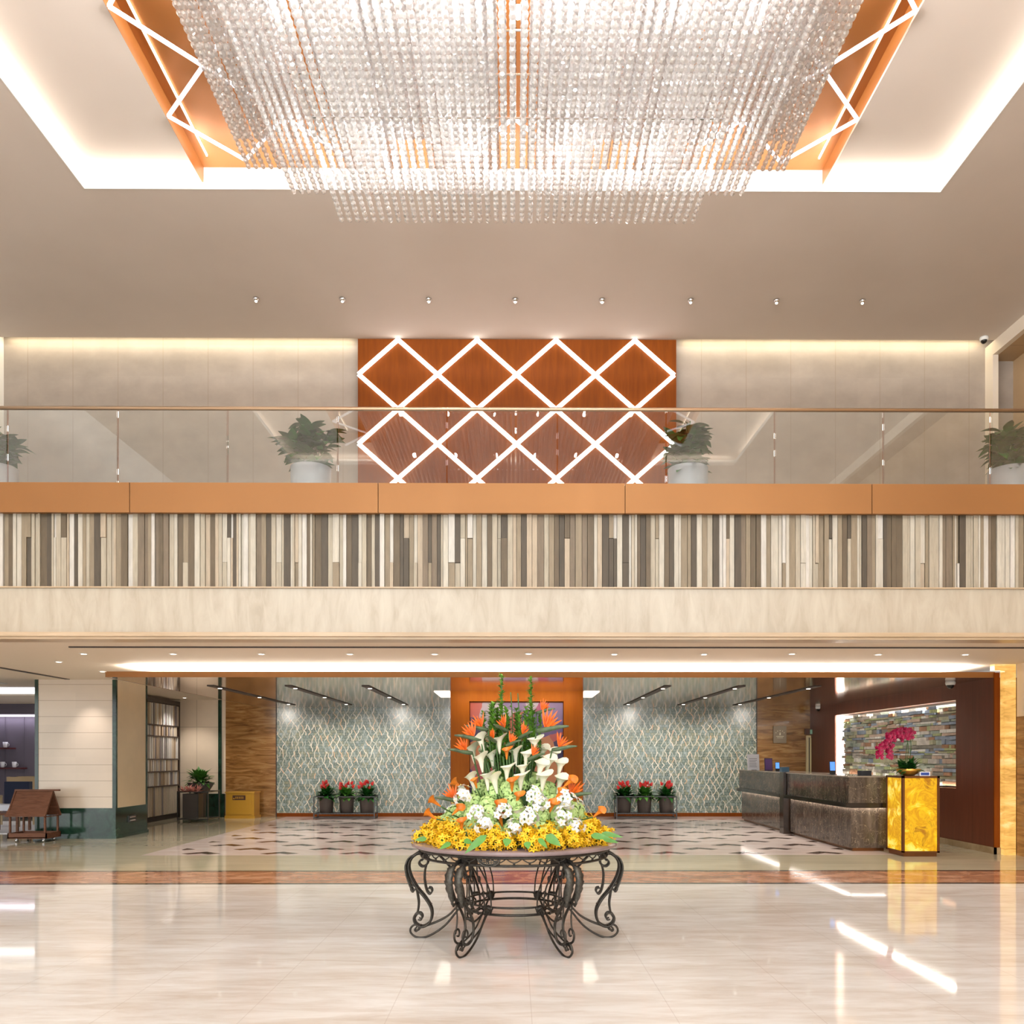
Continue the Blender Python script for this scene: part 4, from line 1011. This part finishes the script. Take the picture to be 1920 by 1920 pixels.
h = lr(600, 622); mb.ball((h[0], 0, h[1]), .032, 12, 8, sc=(1, 1.1, 1.2))
# post from the hub up to the table rim
for off in (-.03, .03): mb.tube([(h[0], off, h[1]), (h[0]+.02, off, .42), (h[0]+.1, off, .55), (h[0]+.24, off, .70)], .006, 8, sub=5)
# capital block under the rim
mb.box(.62, .72, -.05, .05, .665, .735)
def leg_from(mb):
    me = mb.build('leg', M_iron, tab, origin=(0, 0, 0)); me.location = (0, 0, 0); return me
leg = leg_from(mb)
WL[leg.name] = (0, 0, 0)
for off in (-.04, .04):
    pts = smooth([Vector((lr(*p)[0], off, lr(*p)[1])) for p in ((250,262),(196,282),(168,340),(170,400),(190,470),(222,545))], 4)
    mb = MB(); vs = []; fs = []; m = len(pts)
    for i, p in enumerate(pts):
        t = i/(m-1); wv = .036*math.sin(PI*min(1, .12+t*.88))**.7*(1+.18*math.sin(t*40)) if i < m-1 else .002
        vs += [p+Vector((.004, -wv, 0)), p+Vector((.014, 0, 0)), p+Vector((.004, wv, 0)), p+Vector((-.004, 0, 0))]
    for i in range(m-1):
        for k in range(4): fs.append((i*4+k, i*4+(k+1) % 4, (i+1)*4+(k+1) % 4, (i+1)*4+k))
    mb.add(vs, fs, 0, True)
    lf = mb.build('acanthus_leaf', M_ironleaf, leg, origin=(0, 0, 0))
angs = [-PI/2+k*PI/3+PI/6 for k in range(6)]
for i, a in enumerate(angs):
    o = leg if i == 0 else copy_tree(leg, tab)
    o.rotation_euler = (0, 0, a); o.location = (0, 0, 0)
# ------------------------------------------------------------------ flower arrangement
FA = thing('flower_arrangement', (TX, TY, .775), 'tall tiered arrangement of orange, white, green and yellow flowers on the iron table', 'flowers')
rs = random.Random(21)
def F3(x, y, dy): return at(x, y, TY+dy)
def stem_to(mb, p, mi, r=.006, zb=.95): 
    q = Vector((TX+(p.x-TX)*.25, TY+(p.y-TY)*.3, zb)); mb.tube([q, (q+p)/2+Vector(((p.x-TX)*.12, 0, -.02)), p], r, 6, mi, sub=4)
def calla(p, d, sc, mat, name='calla_lily'):
    """funnel shaped spathe opening along d, flared and pointed lip"""
    d = Vector(d).normalized(); M = d.to_track_quat('Z', 'Y').to_matrix().to_4x4(); M.translation = Vector(p)
    n = 16; vs = []; fs = []; prof = [(.006, 0), (.012, .03), (.016, .06), (.022, .092), (.038, .118), (.054, .132)]
    for i, (r_, z_) in enumerate(prof):
        for k in range(n):
            q = 2*PI*k/n; t = i/(len(prof)-1); tipf = max(0, math.cos(q))**3
            rr = r_*(1+.35*tipf*t*t)*sc; zz_ = (z_+.030*tipf*t*t-.012*t*t*(1-math.cos(q))/2)*sc
            vs.append(M @ Vector((rr*math.cos(q), rr*math.sin(q), zz_)))
    for i in range(len(prof)-1):
        for k in range(n): fs.append((i*n+k, i*n+(k+1) % n, (i+1)*n+(k+1) % n, (i+1)*n+k))
    mb = MB(); mb.add(vs, fs, 0, True); o = mb.build(name, mat, FA, origin=p)
    mb = MB(); mb.tube([M @ Vector((0, 0, .02*sc)), M @ Vector((.003, 0, .085*sc))], .005*sc, 6); mb.build('spadix', M_orchc, o)
    mb = MB(); b = Vector(p)
    stem_to(mb, b, 0); mb.build('stem', M_stem, o)
    return o
wc = [(908,1400,-.1),(937,1402,-.12),(1000,1406,-.1),(905,1436,-.2),(925,1430,-.05),(968,1424,-.1),(985,1428,-.18),(950,1455,-.25),(980,1452,-.22),(1007,1450,-.2),(1022,1440,-.1),(1046,1446,-.05),
      (890,1470,-.22),(915,1470,-.28),(932,1476,-.3),(1016,1474,-.25),(1044,1476,-.12),(976,1472,-.3),(972,1535,-.5),(1030,1424,.05),(1012,1418,.1),(890,1420,.1)]
for x, y, dy in wc:
    p = F3(x, y, dy); s_ = rs.uniform(-.12, .12); o = (x-964)/110
    calla(p-Vector((0, 0, .05)), (o*.4+s_, -.12, 1), rs.uniform(.95, 1.15), M_calla)
for i in range(12):
    a = rs.uniform(.2, PI-.2); rr = rs.uniform(.12, .3); calla(Vector((TX+rr*math.cos(a), TY+rr*math.sin(a), rs.uniform(1.3, 1.5))), (math.cos(a)*.5, .4, 1), 1.05, M_calla)
oc = [(894,1478,-.3,-.2),(866,1480,-.25,-.8),(826,1512,-.3,-1),(848,1528,-.4,.8),(818,1536,-.4,-1),(866,1558,-.5,0),(929,1526,-.45,.3),(942,1550,-.5,-.2),(968,1508,-.42,.2),(960,1484,-.35,0),(1030,1524,-.42,.3),(1040,1500,-.4,.6),(1056,1476,-.3,.9),(950,1424,-.2,0),(1112,1532,-.35,.9)]
for x, y, dy, lx in oc: calla(F3(x, y, dy), (lx, -.35, .8), rs.uniform(.62, .8), M_callao)
def bop(p, sgn, sc, el=.1, fr=-.4):
    mb = MB(); p = Vector(p); out = Vector((sgn, fr, el)).normalized()
    for k in range(6):
        t = k/5; ang = .35+t*1.35
        d = (out*math.cos(ang)+Vector((0, 0, 1))*math.sin(ang)+Vector((0, rs.uniform(-.35, .2), 0))).normalized()
        mb.leaf(p, d, sc*rs.uniform(.085, .12), sc*.016, .0, 4, 0, .35, Vector((0, -1, 0)), .75)
        mb.leaf(p, d, sc*rs.uniform(.06, .095), sc*.017, .0, 4, 0, .35, Vector((sgn, 0, 0)), .75)
    mb.leaf(p, (out+Vector((0, 0, .6))), sc*.09, sc*.014, 0, 3, 1)
    o = mb.build('bird_of_paradise', [M_bop, M_blue], FA, origin=p)
    mb = MB(); a = p-out*.05*sc+Vector((0, 0, -.012)); b = p+out*.13*sc+Vector((0, 0, -.005+el*.03))
    mb.tube([a, p+Vector((0, 0, -.01)), (p+b)/2, b], lambda t: sc*(.004+.011*math.sin(PI*min(1, .25+t*.74))), 8, sub=3); mb.build('beak', M_beak, o)
    mb = MB(); stem_to(mb, a, 0); mb.build('stem', M_stem, o)
for x, y, dy, sg, s_ in [(903,1364,-.1,-1,1.1),(888,1382,-.15,-1,1.2),(873,1408,-.1,-1,1.15),(946,1366,-.1,-.3,1.1),(925,1386,-.2,-.2,.9),(957,1393,-.2,.4,.9),(980,1378,-.15,.3,1),(1022,1366,-.1,1,1.5),(1048,1402,-.1,1,1.15),
                     (999,1418,-.28,.4,1),(852,1498,-.3,-1,1.2),(1070,1490,-.25,1,1.3),(1016,1332,0,.8,.9)]:
    bop(F3(x, y, dy), sg, s_)
# green sprays
def spray(x, ytop, ybot, dy, w, n):
    a, b = F3(x, ybot, dy), F3(x+rs.uniform(-4, 4), ytop, dy); mb = MB(); mb.tube([a, (a+b)/2+Vector((.01, 0, 0)), b], .005, 6, 1, sub=4)
    for i in range(n):
        t = rs.random(); p = a.lerp(b, t); q = rs.uniform(0, 2*PI); mb.leaf(p, (math.cos(q), math.sin(q), rs.uniform(.3, 1.4)), w*rs.uniform(.6, 1.1)*(1.25-.6*t), .022, .25, 3)
    return mb.build('foliage_spray', [M_leaf2, M_stem], FA, origin=a)
for x, t, b, dy, w_, n in ((939,1266,1430,0,.06,260),(993,1272,1430,0,.06,260),(920,1325,1440,.02,.075,200),(907,1335,1440,.05,.07,140),(968,1330,1440,.05,.075,220),(985,1325,1430,-.02,.07,160),(955,1345,1440,.1,.07,140),(935,1330,1430,.08,.075,180),(1010,1340,1440,.08,.06,120),(925,1320,1440,-.03,.08,220),(950,1330,1450,-.02,.08,220),(975,1335,1450,-.03,.08,220),(1000,1335,1440,.02,.08,200),(945,1350,1470,-.08,.08,160),(972,1300,1420,.02,.02,20),(960,1298,1420,.0,.02,20)):
    spray(x, t, b, dy, w_, n)
mb = MB()
for i in range(34):
    a = rs.uniform(0, 2*PI); rr = rs.uniform(.02, .2); p = Vector((TX+rr*math.cos(a), TY+rr*math.sin(a), 1.2)); mb.tube([p, p+Vector((math.cos(a)*.06, math.sin(a)*.04, rs.uniform(.2, .38)))], .008, 6)
mb.build('stem_bundle', M_stem, FA)
# floral foam core
MB().lathe([(.55, .0), (.55, .05), (.42, .22), (.26, .36), (.14, .42), (.02, .44)], (TX, TY, .775), 24).build('foam_core', pm('foam_green', (.03, .07, .02), .9), FA)
# hydrangea heads
def hyd(seed, mat, R=.062, n=55, pw=.021, mc=None):
    r_ = random.Random(seed); mb = MB()
    for i in range(n):
        z = 1-1.5*(i+.5)/n; q = i*2.39996; s_ = math.sqrt(max(0, 1-z*z)); d = Vector((s_*math.cos(q), s_*math.sin(q), z)); c = d*R*r_.uniform(.88, 1.08)
        t = d.orthogonal().normalized(); b = d.cross(t); a0_ = r_.uniform(0, 2)
        for k in range(4):
            a = a0_+k*PI/2; mb.leaf(c, t*math.cos(a)+b*math.sin(a)+d*.35, pw, pw*.95, .25, 2, 0, .1, d)
    mb.ball((0, 0, 0), R*.72, 10, 6, 0)
    return mb
protos = []
def place(mbf, name, mats, locs, scale=1.0):
    base = []
    for k in range(3):
        o = mbf(k).build(name, mats, FA, origin=(0, 0, 0)); base.append(o)
    for i, p in enumerate(locs):
        o = base[i] if i < 3 else base[i % 3].copy()
        if i >= 3: COL.objects.link(o)
        o.parent = FA; o.location = Vector(p)-Vector((TX, TY, .775)); s_ = scale*rs.uniform(.85, 1.15); o.scale = (s_, s_, s_)
        n_ = Vector((p[0]-TX, p[1]-TY, .35)).normalized(); o.rotation_euler = n_.to_track_quat('Z', 'Y').to_euler(); o.rotation_euler.z += rs.uniform(-.6, .6)
locs = []
for z, rr, n in ((.90, .53, 20), (.99, .47, 17), (1.08, .38, 13), (1.17, .27, 9), (1.24, .15, 5)):
    for k in range(n):
        a = -PI/2+2*PI*(k+rs.uniform(-.2, .2))/n; locs.append((TX+rr*math.cos(a), TY+rr*math.sin(a), z+rs.uniform(-.02, .02)))
place(lambda k: hyd(k, None), 'hydrangea', M_hyd, locs, 1.25)
# white orchid clusters
def orch(seed, R=.055, n=12, pw=.036):
    r_ = random.Random(seed+50); mb = MB()
    for i in range(n):
        z = 1-1.1*(i+.5)/n; q = i*2.4+seed; s_ = math.sqrt(max(0, 1-z*z)); d = Vector((s_*math.cos(q), s_*math.sin(q), z)); c = d*R*r_.uniform(.5, 1.35)+Vector((r_.uniform(-.02, .02), r_.uniform(-.02, .02), 0))
        t = d.orthogonal().normalized(); b = d.cross(t); a0_ = r_.uniform(0, 2)
        for k in range(5):
            a = a0_+k*2*PI/5; mb.leaf(c, t*math.cos(a)+b*math.sin(a)+d*.25, pw, pw*.85, .3, 3, 0, .1, d)
        mb.ball(c+d*.006, .006, 6, 4, 1)
    return mb
ol = [(893,1524,-.56),(906,1542,-.6),(1000,1492,-.5),(1012,1508,-.52),(1054,1530,-.54),(990,1533,-.6),(1076,1550,-.5),(962,1552,-.62),(1062,1502,-.38),(943,1522,-.56),(868,1490,-.4)]
lo = [tuple(F3(*p)) for p in ol]
for i in range(14):
    a = rs.uniform(.1, PI-.1); lo.append((TX+.5*math.cos(a), TY+.5*math.sin(a), rs.uniform(.9, 1.05)))
place(lambda k: orch(k), 'white_orchid', [M_orch, M_orchc], lo)
# yellow orchid garland
def yel(seed, R=.052, n=30, pw=.03):
    r_ = random.Random(seed+90); mb = MB()
    for i in range(n):
        z = 1-1.6*(i+.5)/n; q = i*2.39996; s_ = math.sqrt(max(0, 1-z*z)); d = Vector((s_*math.cos(q), s_*math.sin(q), z)); c = d*R*r_.uniform(.55, 1.35)
        t = d.orthogonal().normalized(); b = d.cross(t); a0_ = r_.uniform(0, 2)
        for k in range(5):
            a = a0_+k*2*PI/5; mb.leaf(c, t*math.cos(a)+b*math.sin(a)+d*.5, pw*r_.uniform(.8, 1.1), pw*.42, .25, 3, 0, .1, d)
        mb.ball(c+d*.003, .003, 5, 3, 1)
    mb.ball((0, 0, 0), R*.45, 8, 5, 2)
    return mb
ly = []
for rr, z, n in ((.70, .815, 40), (.64, .865, 34), (.585, .90, 24)):
    for k in range(n):
        a = 2*PI*(k+rs.uniform(-.35, .35))/n; q = rr+rs.uniform(-.04, .045); ly.append((TX+q*math.cos(a), TY+q*math.sin(a), z+rs.uniform(-.012, .02)))
place(lambda k: yel(k), 'yellow_orchid', [M_yel, M_yelc, M_leaf3], ly, 1.05)
for x, y, dx, dz, l, w_ in ((912,1566,-.8,-.75,.2,.055),(1024,1566,.75,-.6,.13,.07),(952,1572,-.1,-.5,.07,.06),(988,1578,.1,-.6,.06,.05),(1108,1566,.9,-.1,.15,.05),(1128,1562,1,-.15,.16,.04),(1130,1572,1,-.25,.12,.04),(845,1580,-.5,-.3,.1,.04),(800,1572,-1,-.1,.09,.04),(1010,1572,.4,-.5,.1,.04),(870,1575,.6,-.2,.08,.04)):
    p = F3(x, y, -math.sqrt(max(.05, .84**2-((x-964)/235)**2))); mb = MB(); mb.leaf(p, (dx, -.45, dz*.8), l, w_, .15, 6, 0, .15, Vector((0, -1, .4))); mb.build('broad_leaf', M_leaf3, FA, origin=p)
for i in range(10):
    a = rs.uniform(.1, PI-.1); p = Vector((TX+.68*math.cos(a), TY+.68*math.sin(a), .82)); mb = MB(); mb.leaf(p, (math.cos(a), math.sin(a), -.1), .18, .05, .2, 6); mb.build('broad_leaf', M_leaf3, FA, origin=p)

# ------------------------------------------------------------------ chandelier
CHD = thing('crystal_chandelier', (0, 4.3, 8.6), 'huge stepped crystal chandelier of bead strings hanging from the copper ceiling panel', 'chandelier')
Y0c = -.4; pitch = .083
tiers = [  # (half width, z, far end Y, spacing)
    (1.90, 7.25, 9.04, .0860), (2.46, 7.65, 9.18, .0845), (3.00, 8.05, 9.36, .0835), (3.13, 8.45, 8.36, .0835), (2.9, 7.9, 8.7, .0835), (2.8, 8.25, 8.9, .084)]
def bead_arrays(y0, y1, seed):
    n = int((y1-y0)/pitch); r_ = np.random.RandomState(seed); m, q = 6, 8
    ring = []; prof = [(-.5, .0), (-.3, .8), (-.0, 1.0), (.3, .8), (.5, 0)]
    V = []; Fc = []
    for k in range(n):
        yc = y1-(k+.5)*pitch; b = len(V); R = .030; L = pitch*.93; ph = r_.uniform(0, 1)
        V.append((0, yc-.5*L, 0))
        for (a, rr) in prof[1:-1]:
            for j in range(m):
                t = 2*PI*j/m+ph; V.append((R*rr*math.cos(t), yc+a*L, R*rr*math.sin(t)))
        V.append((0, yc+.5*L, 0)); e_ = len(V)-1
        for j in range(m):
            j2 = (j+1) % m
            Fc.append((b, b+1+j, b+1+j2))
            for i in range(2): Fc.append((b+1+i*m+j, b+1+(i+1)*m+j, b+1+(i+1)*m+j2, b+1+i*m+j2))
            Fc.append((e_, b+1+2*m+j2, b+1+2*m+j))
    return V, Fc
def mesh_of(V, Fc, name):
    me = bpy.data.meshes.new(name); me.from_pydata(V, [], Fc); me.materials.append(M_crys); me.update(); return me
strings = []
for ti, (hw, z, y1, sp) in enumerate(tiers):
    n = int(round(2*hw/sp))//2
    V, Fc = bead_arrays(Y0c+.25*abs(3-ti), y1, ti); me = mesh_of(V, Fc, 'crystal_string')
    for k in range(n):
        for sx in (-1, 1):
            x = .05+k*(hw-.05)/(n-1)+(rs.uniform(-.012, .012) if ti and k > 1 else 0); strings.append((z, sx*x, me, V, Fc, ti))
# the lowest tier and every outer string are parts, the rest one mass
strings.sort(key=lambda s_: (s_[5], -abs(s_[1])))
cx_c = .04
near = [s_ for s_ in strings if s_[5] == 0]+[s_ for s_ in strings if s_[5] == 1][:20]+[s_ for s_ in strings if s_[5] == 2][:18]+[s_ for s_ in strings if s_[5] == 3][:16]
near = near[:99]; ids = set(id(s_) for s_ in near)
for s_ in near:
    o = bpy.data.objects.new('crystal_string', s_[2]); COL.objects.link(o); o.parent = CHD; o.location = (s_[1]+cx_c, -4.3, s_[0]-8.6)
VV = []; FF = []; off = 0
for s_ in strings:
    if id(s_) in ids: continue
    va = np.array(s_[3])+np.array((s_[1]+cx_c, -4.3, s_[0]-8.6)); VV.append(va)
    FF += [tuple(i+off for i in f) for f in s_[4]]; off += len(va)
o = bpy.data.objects.new('crystal_strings', mesh_of(np.concatenate(VV).tolist(), FF, 'crystal_strings')); COL.objects.link(o); o.parent = CHD; o['kind'] = 'stuff'
# carrying frames at the ends and hangers
for (hw, z, y1, sp), i in zip(tiers[:4], range(4)):
    for y in (Y0c+.25*(3-i), 2.2, 5.0, 7.6): MB().bar((-hw+cx_c, y, z+.03), (hw+cx_c, y, z+.03), .012, .012).build('cross_bar', M_chrome, CHD)
    for y in (2.2, 5.0, 7.6):
        for x in (-hw+.1, -.02, hw-.1): MB().tube([(x+cx_c, y, z+.03), (x+cx_c, y, ZT)], .003, 5).build('hanger_wire', M_chrome, CHD)
for yy in np.linspace(.8, 8.0, 9):
    for xx in (-2.6, -1.6, -.75, 0.0, .75, 1.6, 2.6):
        c = Vector((xx+cx_c, yy+rs.uniform(-.1, .1), 8.62)); MB().ball(c, .06, 10, 6).build('bulb', pm('bulb_glow', (1,1,1), .5, emis=(1, .97, .92), es=14) if 'bulb_glow' not in bpy.data.materials else bpy.data.materials['bulb_glow'], CHD)
